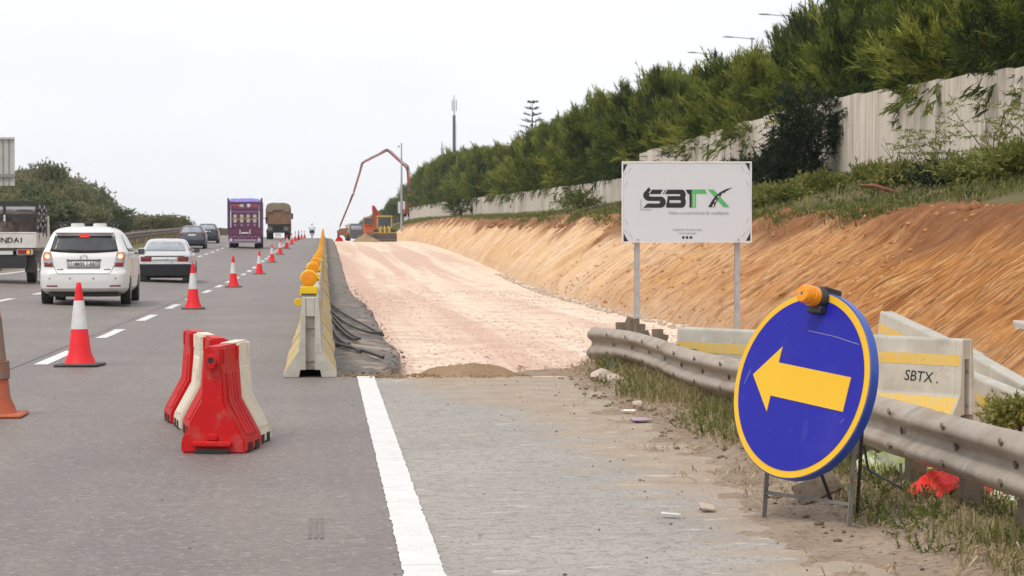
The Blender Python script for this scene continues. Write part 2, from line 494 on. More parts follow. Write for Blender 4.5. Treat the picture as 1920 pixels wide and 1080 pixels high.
def slope_mat():
    m, t, b = nodes('cut_earth')
    uv = N(t, 'ShaderNodeUVMap')
    sep = N(t, 'ShaderNodeSeparateXYZ'); t.links.new(uv.outputs[0], sep.inputs[0])
    D, h = sep.outputs[0], sep.outputs[1]
    def sv(sx, sy):
        mp = N(t, 'ShaderNodeMapping'); mp.inputs['Scale'].default_value = (sx, sy, 1); t.links.new(uv.outputs[0], mp.inputs['Vector']); return mp.outputs[0]
    streak = noise(t, sv(1.5, 1.5), 1.0, .36, .64, 9, .72)
    c = mixc(t, streak, (.45, .172, .042), (.64, .315, .115))
    fine = noise(t, sv(6, 4.2), 1.0, .47, .60, 7, .7)
    c = mixc(t, math_(t, 'MULTIPLY', fine, .8), c, (.28, .098, .026))
    c = mixc(t, math_(t, 'MULTIPLY', noise(t, sv(13, 8), 1.0, .56, .66, 5), .75), c, (.68, .42, .22))
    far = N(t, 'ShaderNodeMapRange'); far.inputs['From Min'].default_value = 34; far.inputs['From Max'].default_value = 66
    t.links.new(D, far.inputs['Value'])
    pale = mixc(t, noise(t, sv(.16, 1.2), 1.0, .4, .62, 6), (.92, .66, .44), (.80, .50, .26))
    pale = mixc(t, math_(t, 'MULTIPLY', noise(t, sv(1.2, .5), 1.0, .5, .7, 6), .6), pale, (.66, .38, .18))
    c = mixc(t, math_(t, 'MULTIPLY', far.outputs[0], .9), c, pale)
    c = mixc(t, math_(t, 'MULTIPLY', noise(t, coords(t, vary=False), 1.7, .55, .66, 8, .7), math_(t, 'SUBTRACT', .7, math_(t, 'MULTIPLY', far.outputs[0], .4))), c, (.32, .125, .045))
    brk = noise(t, coords(t, vary=False), 2.6, .40, .56, 6, .7)
    dk = math_(t, 'MULTIPLY', noise(t, sv(7.5, 1.5), 1.0, .50, .55, 4, .55), brk)
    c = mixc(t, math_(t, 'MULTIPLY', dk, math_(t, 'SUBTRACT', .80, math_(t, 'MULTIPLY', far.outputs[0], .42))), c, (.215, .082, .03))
    lt = math_(t, 'MULTIPLY', noise(t, sv(9.5, 1.7), 1.0, .54, .585, 4, .55), noise(t, coords(t, vary=False), 3.4, .42, .56, 6, .7))
    c = mixc(t, math_(t, 'MULTIPLY', lt, .75), c, (.76, .45, .20))
    # red topsoil along the lip, running down in tongues
    k = math_(t, 'ADD', h, math_(t, 'MULTIPLY', math_(t, 'SUBTRACT', noise(t, sv(.25, .35), 1.0, .2, .8, 6), .5), .85))
    tr = N(t, 'ShaderNodeMapRange'); tr.inputs['From Min'].default_value = .66; tr.inputs['From Max'].default_value = .86
    t.links.new(k, tr.inputs['Value'])
    top = mixc(t, noise(t, sv(5, 6), 1.0, .35, .65, 6), (.20, .075, .03), (.31, .14, .065))
    c = mixc(t, math_(t, 'MULTIPLY', tr.outputs[0], .88), c, top)
    c = mixc(t, math_(t, 'MULTIPLY', noise(t, coords(t, vary=False), 4.5, .64, .70, 4), .4), c, (.62, .42, .27))
    toe = N(t, 'ShaderNodeMapRange'); toe.inputs['From Min'].default_value = .26; toe.inputs['From Max'].default_value = .02
    t.links.new(h, toe.inputs['Value'])
    c = mixc(t, math_(t, 'MULTIPLY', toe.outputs[0], math_(t, 'MULTIPLY', noise(t, coords(t, vary=False), 2., .3, .6, 6), .7)), c, (.66, .48, .33))
    t.links.new(c, b.inputs['Base Color'])
    b.inputs['Roughness'].default_value = .95; b.inputs['Specular IOR Level'].default_value = .12
    hh = math_(t, 'ADD', math_(t, 'MULTIPLY', noise(t, sv(10, 6), 1.0, .2, .8, 6), .7), math_(t, 'MULTIPLY', noise(t, coords(t, vary=False), 16, detail=6), .5))
    bump(t, b, hh, 1.0, .11)
    return m
M['asphalt'] = asphalt_mat()
M['shoulder'] = shoulder_mat()
M['bed'] = bed_mat()
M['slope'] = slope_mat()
M['verge'] = soil_mat('verge_dirt', (.37, .285, .212), (.27, .20, .145), (.12, .082, .055), (.47, .37, .27), 2.6)
M['bank'] = soil_mat('bank_soil', (.16, .13, .06), (.11, .10, .04), (.07, .06, .03), (.26, .20, .10), 1.2)
M['far_soil'] = soil_mat('dry_field', (.22, .19, .09), (.17, .16, .07), (.12, .11, .05), (.30, .25, .13), .4)
M['edge_asphalt'] = mat('broken_asphalt', (.21, .187, .17), (.14, .126, .115), 3, rough=.95, bmp=.8, bscale=22, bdist=.03, stains=(((.40, .31, .235), 1.6, .54, .66), ((.29, .26, .235), 5, .56, .66), ((.08, .075, .07), 8, .6, .7)))
M['line'] = mat('road_paint', (.74, .72, .70), (.66, .64, .615), 6, rough=.7, bmp=.3, bscale=40, stains=(((.48, .45, .43), 4, .62, .66, (.5, 6, 1)), ((.36, .34, .33), 30, .64, .7)))
M['clod'] = soil_mat('dirt_clods', (.24, .18, .125), (.18, .13, .09), (.10, .075, .05), (.34, .26, .18), 3)
M['ramp_dirt'] = soil_mat('heap_dirt', (.36, .245, .145), (.29, .19, .11), (.18, .115, .065), (.48, .36, .24), 3)
M['stone'] = mat('pale_stones', (.56, .46, .38), (.44, .33, .26), 3, rough=.95)
M['gravel'] = mat('pink_gravel', (.58, .41, .33), (.66, .52, .43), 2.0, rough=.95, stains=(((.36, .25, .21), 3.5, .55, .65),))

# ================================================================== ground
DS = np.concatenate([np.arange(4, 60, .5), np.arange(60, 140, 1.5), np.arange(140, 420, 4), np.arange(420, 1500, 30)])
# base terrain, below everything, out to the horizon
gx = np.concatenate([np.linspace(-940, -90, 14), np.linspace(-80, 70, 61), np.linspace(90, 940, 14)])
gy = np.concatenate([np.linspace(-60, 420, 61), np.linspace(450, 1500, 30), np.linspace(1550, 1940, 8)])
GX, GY = np.meshgrid(gx, gy, indexing='xy')
GZ = zr(np.clip(GY, 0, 1500)) - 1.6
left = np.clip((-GX - 27) / 45, 0, 1)
GZ = GZ + left * 7.0 * np.clip((GY - 30) / 120, 0, 1) * np.clip((420 - GY) / 150, 0, 1)
right = np.clip((GX - 16) / 10, 0, 1)
GZ = GZ + right * 6.0 * np.clip((1300 - GY) / 400, 0, 1)
GZ = GZ - np.clip((GY - 1500) / 3000, 0, 1) * 30 - np.clip((np.abs(GX) - 100) / 600, 0, 1) * 12
struct(gridmesh('ground', GX, GY, GZ, M['far_soil']))
# road: three lanes up to the asphalt edge behind the barriers
edge = lambda D: np.where(D < 21.75, .50, .04)
xs = np.linspace(0, 1, 25)
RX = np.array([[-11.4 + (float(edge(D)) + 11.4) * s for s in xs] for D in DS])
RY = np.repeat(DS[:, None], len(xs), 1)
RZ = zr(RY) + .035 * np.clip(-3.3 - RX, 0, None)
road = struct(gridmesh('road', RX, RY, RZ, M['asphalt']))
# solid edge line and dashes, each dash a piece of the road
def marking(name, x0, x1, d0, d1, n, parent, wob=.006):
    ys = np.linspace(d0, d1, n)
    L = x0 + wob * RS.randn(n); Rr = x1 + wob * RS.randn(n)
    X = np.stack([L, Rr], 1); Y = np.stack([ys, ys], 1)
    Z = zr(Y) + .035 * np.clip(-3.3 - X, 0, None) + .005
    return gridmesh(name, X, Y, Z, M['line'], parent, smooth=False)
marking('edge_line', .325, .50, 4, 21.9, 300, road, .0028)
k = 0
for d in np.arange(4.75, 330, 6.5):
    marking('lane_dash', -3.26, -3.10, d, d + 3.0, 4, road, .004)
for d in np.arange(5.2, 330, 6.5):
    marking('lane_dash', -6.86, -6.70, d, d + 3.0, 4, road, .004)
def strip_on_road(name, pts, w_, m):
    L = np.array(pts); X = np.stack([L[:, 0] - w_ / 2, L[:, 0] + w_ / 2], 1); Y = np.stack([L[:, 1]] * 2, 1)
    return gridmesh(name, X, Y, zr(Y) + .035 * np.clip(-3.3 - X, 0, None) + .003, m, road, smooth=False)
M['tar'] = mat('tar_joint', (.055, .05, .048), (.12, .105, .1), 3, .4, .6, rough=.8)
strip_on_road('tar_joint', [(-3.38 + .02 * fbm(np.array(y * .8), np.array(0.), 3, 7), y) for y in np.arange(9, 75, .4)], .014, M['tar'])
0 and strip_on_road('tar_joint', [(-.92 + .05 * fbm(np.array(y * .6), np.array(0.), 4, 8), y) for y in np.arange(6, 21, .3)], .007, M['tar'])
M['skid'] = mat('tyre_print', (.12, .105, .098), (.20, .165, .152), 14, .3, .5, rough=.85)
for dx in (-.028, 0, .028): strip_on_road('tyre_print', [(-.045 + dx, y) for y in np.linspace(10.0, 10.75, 8)], .015, M['skid'])
marking('edge_line', -10.75, -10.55, 4, 330, 120, road, .006)
# near hard shoulder, right of the edge line, dirt spread over it
shx = np.linspace(.50, 2.75, 46); shy = np.linspace(4, 21.75, 150)
SX, SY = np.meshgrid(shx, shy)
SY = SY + np.where(SY > 21.0, .22 * fbm(SX * 3, SY * 0, 3, 5), 0)
dust = np.clip((SX - 1.45 + (SY - 9) * .05) / .9, 0, 1) * .98 + np.clip((SY - 17.5) / 3.5, 0, 1) * .9 * np.clip((SX - .55) / .4, 0, 1)
SZ = .012 * fbm(SX * 1.2, SY * 1.2, 3, 9) - .002 + np.clip(dust - .6, 0, 1) * .02 * fbm(SX * 5, SY * 5, 4, 3)
struct(gridmesh('hard_shoulder', SX, SY, SZ, M['shoulder'], tone=np.clip(dust, 0, 1).ravel()))
# dirt verge under the guardrail
vx = np.linspace(1.75, 4.4, 64); vy = np.linspace(4, 25.0, 330)
VX, VY = np.meshgrid(vx, vy)
vs0 = 2.22 + .45 * fbm(VY * .6, VX * 0, 4, 21) + .32 * np.clip((VY - 13) / 9, 0, 1)
VZ = .004 + .035 * np.clip((VX - 2.35) / .5, 0, 1) + .07 * fbm(VX * 2.6, VY * 2.6, 5, 31) * np.clip((VX - 2.35) / .3, 0, 1) - .42 * np.clip((VX - 3.45) / .9, 0, 1) ** 1.2
VZ = VZ + .10 * np.exp(-((VX - 2.62) / .16) ** 2 - ((VY - 13.2) / 1.3) ** 2) * (1 + 1.6 * fbm(VX * 7, VY * 7, 3, 8))
eb = np.clip((VX - vs0) / .45, -1.2, 1)
VZ = np.where(eb < 1, -.004 + .016 * eb + .05 * fbm(VX * 6, VY * 4, 4, 22) * (1 - np.abs(eb)) + (VZ + .004) * np.clip(eb, 0, 1) ** 2, VZ)
VZ = np.where(eb < -.4, VZ - .05 * (-.4 - eb), VZ)
VZ = VZ - .25 * np.clip((VY - 23.2) / 1.6, 0, 1)
struct(gridmesh('dirt_verge', VX, VY, VZ, M['verge']))
def zverge(x, y):
    i = int(np.clip(np.searchsorted(vy, y), 1, len(vy) - 1)); j = int(np.clip(np.searchsorted(vx, x), 1, len(vx) - 1))
    return float(VZ[i, j])
# gravel bed of the widening
toe = _pchip([0, 30, 42, 55, 100, 150, 260, 420], [7.3, 7.3, 7.3, 7.2, 8.3, 9.2, 9.8, 9.5])
by = np.concatenate([np.arange(4, 60, .35), np.arange(60, 150, 1.0), np.arange(150, 380, 3)])
bs = np.linspace(0, 1, 60)
BX = np.array([.55 + (float(toe(d)) + .5 - .55) * bs for d in by]); BY = np.repeat(by[:, None], len(bs), 1)
BZ = zr(BY) - .35 + .05 * fbm(BX * .9, BY * .25, 4, 40) + .02 * fbm(BX * 4, BY * 4, 3, 41)
rampf = np.clip((24.2 - BY) / 2.4, 0, 1); rampf = rampf * rampf * (3 - 2 * rampf)
BZ = BZ + rampf * .335 * np.clip((3.6 - BX) / .8, 0, 1)
BZ = np.where((BY < 21.6) & (BX < 4.2), np.minimum(BZ, -.12) - .1 * (BX > 2.3), BZ)
ditch = np.clip((27 - BY) / 4, 0, 1) * np.clip((BX - 6.2) / .6, 0, 1)
BZ = BZ - .4 * ditch
pale = np.clip(1 - np.abs(BX - toe(BY)) / 1.1, 0, 1) * .9 + np.clip((24.5 - BY) / 2.5, 0, 1) * .9 + np.clip((BY - 150) / 80, 0, 1) * .5
struct(gridmesh('gravel_bed', BX, BY, BZ, M['bed'], tone=np.clip(pale, 0, 1).ravel()))
# broken asphalt ledge between barriers and bed
ey = np.concatenate([np.arange(21.75, 60, .2), np.arange(60, 330, 2)])
eo = .76 + .12 * np.clip((ey - 60) / 80, 0, 1) - .38 * np.clip((25 - ey) / 2.5, 0, 1) + .2 * np.clip((58 - ey) / 8, 0, 1) * np.clip((ey - 24.5) / 3.0, 0, 1) + .16 * fbm(ey * .7, ey * 0, 4, 50)
es = np.array([0, .12, .24, .36, .48, .6, .7, .8, .88, .94, .98, 1.0])
ez = np.array([0, -.01, -.015, -.02, -.03, -.04, -.05, -.06, -.075, -.09, -.13, -.42])
EX = .03 + (eo[:, None] - .03) * es[None, :]
EX[:, 9:] = EX[:, 9:] + .10 * fbm(ey[:, None] * 4 + 0 * EX[:, 9:], EX[:, 9:] * 2, 4, 51)
EY = np.repeat(ey[:, None], 12, 1)
EZ = zr(EY) + ez[None, :] + .075 * fbm(EX * 5, EY * 1.6, 4, 52) * (es[None, :] > .1)
struct(gridmesh('asphalt_ledge', EX, EY, EZ, M['edge_asphalt'], smooth=False))
# cut slope with digging marks running down the fall line
crest = _pchip([0, 30, 60, 100, 150, 260, 420], [10.7, 10.7, 10.8, 11.2, 11.6, 12.2, 12.2])
crz = _pchip([0, 30, 60, 90, 110, 150, 210, 300, 420], [1.95, 1.92, 1.95, 2.35, 2.45, 2.75, 3.45, 3.6, 3.2])
sy_ = np.concatenate([np.arange(3, 30, .2), np.arange(30, 62, .05), np.arange(62, 110, .2), np.arange(110, 330, .8)])
sv_ = np.linspace(0, 1, 64)
UY = np.repeat(sy_[:, None], len(sv_), 1); UV_ = np.repeat(sv_[None, :], len(sy_), 0)
T0 = toe(UY); T1 = crest(UY)
Z0 = zr(UY) - .38 - .35 * np.clip((26 - UY) / 4, 0, 1); Z1 = crz(UY)
prof = UV_ ** .92
KX = T0 + (T1 - T0) * UV_; KZ = Z0 + (Z1 - Z0) * prof
drift = UY + .18 * fbm(UV_ * 2, UY * .2, 3, 60)
g = .34 * (np.abs(fbm(drift * 1.1, UV_ * 1.3, 4, 61)) * 2 - .35) + .15 * (np.abs(fbm(drift * 3.4, UV_ * 1.8, 3, 62)) * 2 - .3) + .16 * fbm(UY * 2.2, UV_ * 8, 5, 66) + (.30 + .45 * np.clip((UY - 48) / 25, 0, 1)) * (np.abs(fbm(drift * .17, UV_ * .7, 4, 63)) * 2.2 - .35)
lip = np.clip((UV_ - .72) / .28, 0, 1)
g = g * np.clip(UV_ / .12, .15, 1) * (1 - .75 * lip)
g = g + lip * (.62 * fbm(UY * .33, UV_ * 5, 5, 64) + .22 * fbm(UY * 2.4, UV_ * 9, 3, 65))
KX = KX + g * .55; KZ = KZ + g * -.35 + lip * .12
SLX, SLY, SLZ = KX, UY, KZ
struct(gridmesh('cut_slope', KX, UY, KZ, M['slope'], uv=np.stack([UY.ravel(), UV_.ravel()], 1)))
# grassed bank between the cut and the wall, and the land behind the wall
WALLX = 17.0
ky = np.concatenate([np.arange(3, 140, 1.), np.arange(140, 440, 5), np.arange(440, 1300, 40)])
ks = np.array([0, .04, .12, .25, .4, .55, .7, .85, .95, 1.0])
KY = np.repeat(ky[:, None], len(ks), 1)
C0 = crest(KY) + .1
AX = C0 + (WALLX + .6 - C0) * ks[None, :]
zc = np.where(KY < 420, crz(KY), 3.2) - .02; zw = wbase(KY)
AZ = zc + (zw - zc) * ks[None, :] ** .9 + .16 * fbm(AX * .8, KY * .5, 4, 70) * (ks[None, :] > .02) - .35 * (ks[None, :] < .01)
struct(gridmesh('grass_bank', AX, KY, AZ, M['bank']))
def zbank(x, y):
    c0 = float(crest(y)) + .1; s = min(max((x - c0) / (WALLX + .6 - c0), 0), 1)
    z0 = float(crz(y)); return z0 + (float(wbase(y)) - z0) * s ** .9
PX = np.array([WALLX + .2, 19, 24, 32, 60, 120.])
PY = np.repeat(ky[:, None], 6, 1)
PZ = wbase(PY) + np.array([0, .3, .6, .8, 1, -2.])[None, :]
struct(gridmesh('upper_ground', np.repeat(PX[None, :], len(ky), 0), PY, PZ, M['far_soil']))
# left of the road: central reserve, opposite carriageway, hillside
ly = np.concatenate([np.arange(4, 440, 4), np.arange(440, 1300, 40)])
LX = np.array([-15.4, -14.2, -13.0, -11.9, -11.38]); LY = np.repeat(ly[:, None], 5, 1)
LZ = zr(LY) + .035 * 8 + np.array([.03, .10, .14, .06, -.03])[None, :]
struct(gridmesh('central_reserve', np.repeat(LX[None, :], len(ly), 0), LY, LZ, M['far_soil']))
OX = np.array([-26., -15.35]); OY = np.repeat(ly[:, None], 2, 1)
struct(gridmesh('opposite_carriageway', np.repeat(OX[None, :], len(ly), 0), OY, zr(OY) + .30, M['asphalt']))
hxs = np.array([-120., -70, -50, -38, -30, -25.95]); HY = np.repeat(ly[:, None], 6, 1)
hp = np.array([5.5, 5.0, 3.6, 1.8, .5, -.02])
HX = np.repeat(hxs[None, :], len(ly), 0)
HZ = zr(HY) + .3 + hp[None, :] * np.clip((HY - 40) / 100, .2, 1) * np.clip((480 - HY) / 200, 0, 1) + .5 * fbm(HX * .1, HY * .1, 3, 77) * (hp[None, :] > .1)
struct(gridmesh('hillside', HX, HY, HZ, M['far_soil']))
def zhill(x, y):
    return float(zr(y)) + .3 + float(np.interp(x, hxs, hp)) * min(max((y - 40) / 100, .2), 1) * min(max((480 - y) / 200, 0), 1)

# the haze that greys the far hill, the far trees and the machines
M['haze'] = bpy.data.materials.new('haze'); M['haze'].use_nodes = True
_t = M['haze'].node_tree; _t.nodes.clear()
_v = N(_t, 'ShaderNodeVolumePrincipled'); _v.inputs['Color'].default_value = (.93, .95, 1, 1); _v.inputs['Density'].default_value = .00016
_o = N(_t, 'ShaderNodeOutputMaterial'); _t.links.new(_v.outputs[0], _o.inputs['Volume'])
struct(MB().box(-960, 960, -80, 1960, -75, 40).build('haze', M['haze']), 'stuff')
# ================================================================== wall and its panels
wtop = _pchip([0, 45, 62, 72, 111.9], [5.3, 5.55, 5.95, 6.15, 6.05])
wtop2 = _pchip([112, 174, 260, 436, 480], [4.85, 5.44, 6.4, 7.9, 8.2])
def panel_mesh():
    mb = MB()
    pts = []; Wd = 2.90; nr = 5
    for i in range(nr):
        a = i * Wd / nr; b_ = (i + 1) * Wd / nr
        pts += [(a + .012, -.11), (a + .045, -.135), (b_ - .045, -.135), (b_ - .012, -.11)]
    pts += [(Wd, -.10), (Wd, .06), (0.0, .06), (0.0, -.10)]
    mb.prism([(p[1], p[0]) for p in pts], 'z', 0, 1)
    o = mb.build('wall_panel', M['wall'])
    return o
wall = thing('concrete_wall', 'long ribbed pale concrete panel wall topping the bank under the dark trees', 'wall', (WALLX, 40, 0))
pm = panel_mesh()
first = True
d = 40.0 - 2.955 * 9
while d < 455:
    zt = float(wtop(d)) if d < 112 else float(wtop2(d))
    zb = float(wbase(d)) - .5
    o = pm if first else pm.copy()
    if not first: COL.objects.link(o)
    first = False
    o.parent = wall
    o.location = (rnd.uniform(-.025, .025), d - 40, zb); o.scale = (1, 1, zt + rnd.uniform(-.03, .03) - zb)
    o.rotation_euler = (0, 0, R(rnd.uniform(-.35, .35)))
    d += 2.955
# ================================================================== concrete barriers
def barrier_parts(L, stripe='bands', split=True):
    H = .82
    prof = [(.27, 0), (.27, .05), (.118, .275), (.085, .80), (.072, H)]
    prof = [(-x, z) for x, z in prof] + [(x, z) for x, z in prof[::-1]]
    notch = [(.115, 0), (.10, .075), (-.10, .075), (-.115, 0)]
    ring = prof + notch          # foot cut-out
    mb = MB(); mb.prism(ring, 'y', .07, L - .07)
    halfR = [(.115, 0), (.27, 0), (.27, .05), (.118, .275), (.085, .80), (.072, H), (.045, H), (.045, .075), (.10, .075)]
    for s in (1, -1):
        for a, b in ((0, .0702), (L - .0702, L)):
            mb.prism([(s * x, z) for x, z in halfR], 'y', a, b)
    for a, b in ((.012, .0703), (L - .0703, L - .012)):
        mb.box(-.0452, .0452, a, b, .62, H - .004)
    body = mb.build('concrete_barrier', M['concrete'], bevel=.006)
    for y in (.03, L - .03):
        for z in (.16, .50):
            MB().tube([(-.044, y, z), (.044, y, z)], .011, 6).build('coupling_rod', M['post'], body)
    fx = lambda z: .118 - (z - .275) * .033 / .525
    lx = lambda z: .27 - (z - .05) * .152 / .225
    segs = [(.02, L - .02)] if stripe == 'long' else [(.0, .36), (.75, 1.15), (1.55, L - .02)]
    jn = None if split else MB()
    for s in (1, -1):
        for a, b in segs:
            for f, z0, z1 in ((fx, .555, .665), (lx, .06, .25)):
                P = [(f(z0) + .003, z0), (f(z1) + .003, z1), (f(z1) - .01, z1), (f(z0) - .01, z0)]
                mbx = MB() if split else jn
                mbx.prism([(s * x, z) for x, z in P], 'y', a + .004, b)
                if split: mbx.build('yellow_stripe', M['stripe'], body)
    if not split: struct(jn.build('yellow_stripe', M['stripe'], body), 'stuff')
    return body
# the row along the road
BX0 = -.165
b0 = barrier_parts(2.0)
b1 = barrier_parts(2.0, 'bands', False)
tag(b1, '', 'barrier', 'concrete barriers in a row beside the gravel bed')
tag(b0, 'nearest concrete barrier seen end-on with a black hollow foot at the head of the row', 'barrier', 'concrete barriers in a row beside the gravel bed')
LROW = 2.02
yb = []
d = 21.8
i = 0
while d < 262:
    o = b0 if i == 0 else b1 if i == 12 else dup(b0 if i < 12 else b1, 'yellow and white concrete barrier further back in the row beside the gravel bed')
    o.location = (BX0 + .0 + rnd.uniform(-.02, .02), d, float(zr(d + 1)))
    o.rotation_euler = (math.atan2(float(zr(d + 2)) - float(zr(d)), 2.0), 0, R(rnd.uniform(-.5, .5)) if i else 0)
    yb.append(d); d += LROW; i += 1
    if 1 < i < 6: o['label'] = ['second barrier of the row, directly behind the nearest one', 'third barrier of the row, counted from the nearest one', 'fourth barrier of the row, counted from the nearest one', 'fifth barrier of the row, counted from the nearest one'][i - 2]
b1['label'] = 'yellow and white concrete barrier further back in the row beside the gravel bed'
# warning lamps on the row
def make_lamp():
    t = thing('warning_lamp', 'yellow warning lamp with round amber lens on top of the barrier row', 'lamp', group='yellow warning lamps along the barrier row')
    mb = MB().box(-.09, .09, -.05, .05, 0, .105); mb.build('battery_case', M['lamp_yellow'], t, bevel=.012)
    MB().box(-.075, .075, -.06, -.0502, .012, .03).build('case_latch', M['rubber'], t)
    h = MB().lathe([(.080, -.042), (.088, -.03), (.088, .03), (.080, .042)], (0, 0, .185), 'y', 22).build('lamp_housing', M['lamp_yellow'], t, smooth=True)
    for s in (-1, 1):
        MB().lathe([(.076, s * .0425), (.072, s * .0475), (.045, s * .051), (.012, s * .052)], (0, 0, .185), 'y', 22).build('lens', M['lamp_amber'], h, smooth=True)
    return t
lamp0 = make_lamp(); n = 0
rf = MB().lathe([(.036, -.012), (.042, -.004), (.042, .02)], (-.128, .35, .757), 'y', 18).box(-.100, -.080, .335, .365, .74, .775).build('side_reflector', M['lamp_yellow'], b0)
lab = ['front-most warning lamp, standing on the nearest barrier with its whole amber lens showing']
d = 21.98
while d < 255:
    o = lamp0 if n == 0 else dup(lamp0, 'small yellow warning lamp overlapping others further back along the barrier row')
    if n == 0: o['label'] = lab[0]
    if n in (1, 2): o['label'] = ['second warning lamp back along the barrier row, partly covered by the first', 'third warning lamp back along the barrier row'][n - 1]
    o.location = (BX0 + (rnd.uniform(-.015, .015) if n else 0), d, float(zr(d)) + .823)
    o.rotation_euler = (0, 0, R(rnd.uniform(-12, 12) if n else 0))
    n += 1; d += 8.08
# barriers stored behind the guardrail
def place_barrier(o, pl, pr, H=.82, roll=0):
    """pl, pr: the two top ends (left, right) in world space; local y runs left to right"""
    y = (Vector(pr) - Vector(pl)).normalized()
    x = y.cross(Vector((0, 0, 1))).normalized(); z = x.cross(y)
    Mx = Matrix((x, y, z)).transposed().to_4x4()
    Mx = Mx @ Matrix.Rotation(R(roll), 4, 'Y')
    zz = Mx.to_3x3() @ Vector((0, 0, 1))
    Mx.translation = Vector(pl) - zz * H
    o.matrix_world = Mx
pA0 = Vector((3.97, 23.5, .43)); pA1 = Vector((6.27, 20.4, .43))
dA = (pA1 - pA0); mid = pA0 + dA * .475
Lb = dA.length * .47
grp = 'spare concrete barriers stored behind the guardrail'
s1 = barrier_parts(Lb, 'long'); tag(s1, 'spare barrier with a yellow band, left of the round sign behind the guardrail end', 'barrier', grp)
place_barrier(s1, pA0, pA0 + dA * .47)
s2 = barrier_parts(dA.length * .52, 'long'); tag(s2, 'spare barrier stencilled SBTX with a chipped end, just right of the round sign', 'barrier', grp)
place_barrier(s2, pA0 + dA * .48, pA1)
L2 = dA.length * .52
tau = math.atan(.033 / .525)
def on_face(y, z, side=1):
    x = .118 - (z - .275) * .033 / .525 + .0025
    m3 = Matrix(((0, -math.sin(tau), math.cos(tau)), (1, 0, 0), (0, math.cos(tau), math.sin(tau)))).to_4x4()
    m3.translation = (x, y, z); return m3
text_obj('stencil', 'SBTX .', .15, M['ink'], s2, on_face(L2 - .48, .43) @ Matrix.Rotation(R(-2), 4, 'Z'), .12, 0)
text_obj('stencil', '6', .11, M['ink'], s2, on_face(L2 - 1.05, .43), .1, .004)
s3 = barrier_parts(3.0, 'long'); tag(s3, 'spare barrier with a wide white top sloping down behind the SBTX stencilled one', 'barrier', grp)
place_barrier(s3, at(1662, 583, 27.0), at(1845, 668, 23.9))
s4 = barrier_parts(2.2, 'long'); tag(s4, 'low white-topped spare barrier slanting out of the frame, right of the stencilled one', 'barrier', grp)
place_barrier(s4, at(1830, 664, 23.4), at(1940, 726, 21.3))
s5 = barrier_parts(1.6, 'long'); tag(s5, 'lowest spare barrier, half sunk beside the bright green weed', 'barrier', grp)
place_barrier(s5, at(1795, 688, 22.2), at(1893, 728, 20.9))
s6 = barrier_parts(2.0, 'long'); tag(s6, 'spare barrier standing on the cut slope at the far edge, sloped side showing', 'barrier', grp)
place_barrier(s6, Vector((8.38, 25.4, .44)), Vector((8.28, 23.4, .38)))
# ================================================================== guardrail in front of them
gr = thing('guardrail', 'dirty steel W-beam guardrail on short posts behind the round sign, its far end bent', 'guardrail', (3.2, 16, 0))
WP = [(.0, .31), (-.022, .300), (-.078, .262), (-.088, .238), (-.078, .214), (-.018, .176), (-.010, .155), (-.018, .134), (-.078, .096), (-.088, .072), (-.078, .048), (-.022, .010), (.0, .0)]
def rail_base(y):
    x = 3.2 - .07 * max(0, y - 15) / 8 + .02 * math.sin(y * 1.3)
    z = .205 - .006 * (y - 10) + .012 * math.sin(y * .9 + 1)
    f = min(max((y - 22.2) / 1.5, 0), 1)
    return x - .20 * f ** 1.5, z - .03 * f, f
def beam(y0, y1, off):
    ys = np.linspace(y0, y1, 34); P = []
    for y in ys:
        bx, bz, f = rail_base(float(y))
        row = []
        for k, (px, pz) in enumerate(WP):
            e = .010 * float(fbm(np.array(y * 2.2), np.array(k * .55), 3, 81))
            row.append((bx - 3.2 + px * (1 - .3 * f) + off + e, y - 16 + f * .1 * (k - 6) / 6, bz + (pz - .155) * (1 + .25 * f) + .155 + e * .6))
        P.append(row)
    P = np.array(P); back = P + np.array([.006, 0, 0])
    n_, k_ = P.shape[:2]
    V = np.concatenate([P.reshape(-1, 3), back.reshape(-1, 3)])
    idx = np.arange(n_ * k_).reshape(n_, k_); F = []
    F.append(np.stack([idx[:-1, :-1], idx[:-1, 1:], idx[1:, 1:], idx[1:, :-1]], -1).reshape(-1, 4))
    F.append(F[0][:, ::-1] + n_ * k_)
    for col in (0, k_ - 1):
        a = idx[:, col]; F.append(np.stack([a[:-1], a[1:], a[1:] + n_ * k_, a[:-1] + n_ * k_], -1))
    for rw in (0, n_ - 1):
        a = idx[rw, :]; F.append(np.stack([a[:-1], a[1:], a[1:] + n_ * k_, a[:-1] + n_ * k_], -1))
    return npmesh('rail_beam', V, np.concatenate(F), M['galv'], gr, smooth=True)
beam(7.0, 11.35, 0); beam(11.1, 15.3, .008); beam(15.1, 19.3, 0); beam(19.1, 23.5, .008)
bolts = MB()
for y in np.arange(7.6, 23, 1.0):
    bx, bz, f = rail_base(y)
    for dz in (.262, .155, .072):
        xx = bx - 3.2 - (.02 if dz == .155 else .09)
        bolts.box(xx - .008, xx + .004, y - 16 - .018, y - 16 + .018, bz + dz - .012, bz + dz + .012, Matrix.Rotation(R(25), 3, 'X'))
struct(bolts.build('splice_bolts', M['post'], gr), 'stuff')
for y in list(np.arange(7.6, 23.2, 1.0)):
    bx, bz, f = rail_base(float(y)); q = rnd.uniform
    hgt = bz + .28 + (.11 if y > 20 else 0) + q(-.01, .02)
    pb = MB()
    x0 = bx - 3.2 + .012
    ys = y - 16
    prof = [(x0, ys - .05), (x0 + .10, ys - .05), (x0 + .10, ys - .035), (x0 + .008, ys - .035), (x0 + .008, ys + .035), (x0 + .10, ys + .035), (x0 + .10, ys + .05), (x0, ys + .05)]
    pb.prism(prof, 'z', -.75, hgt)
    pb.build('rail_post', M['post'], gr)
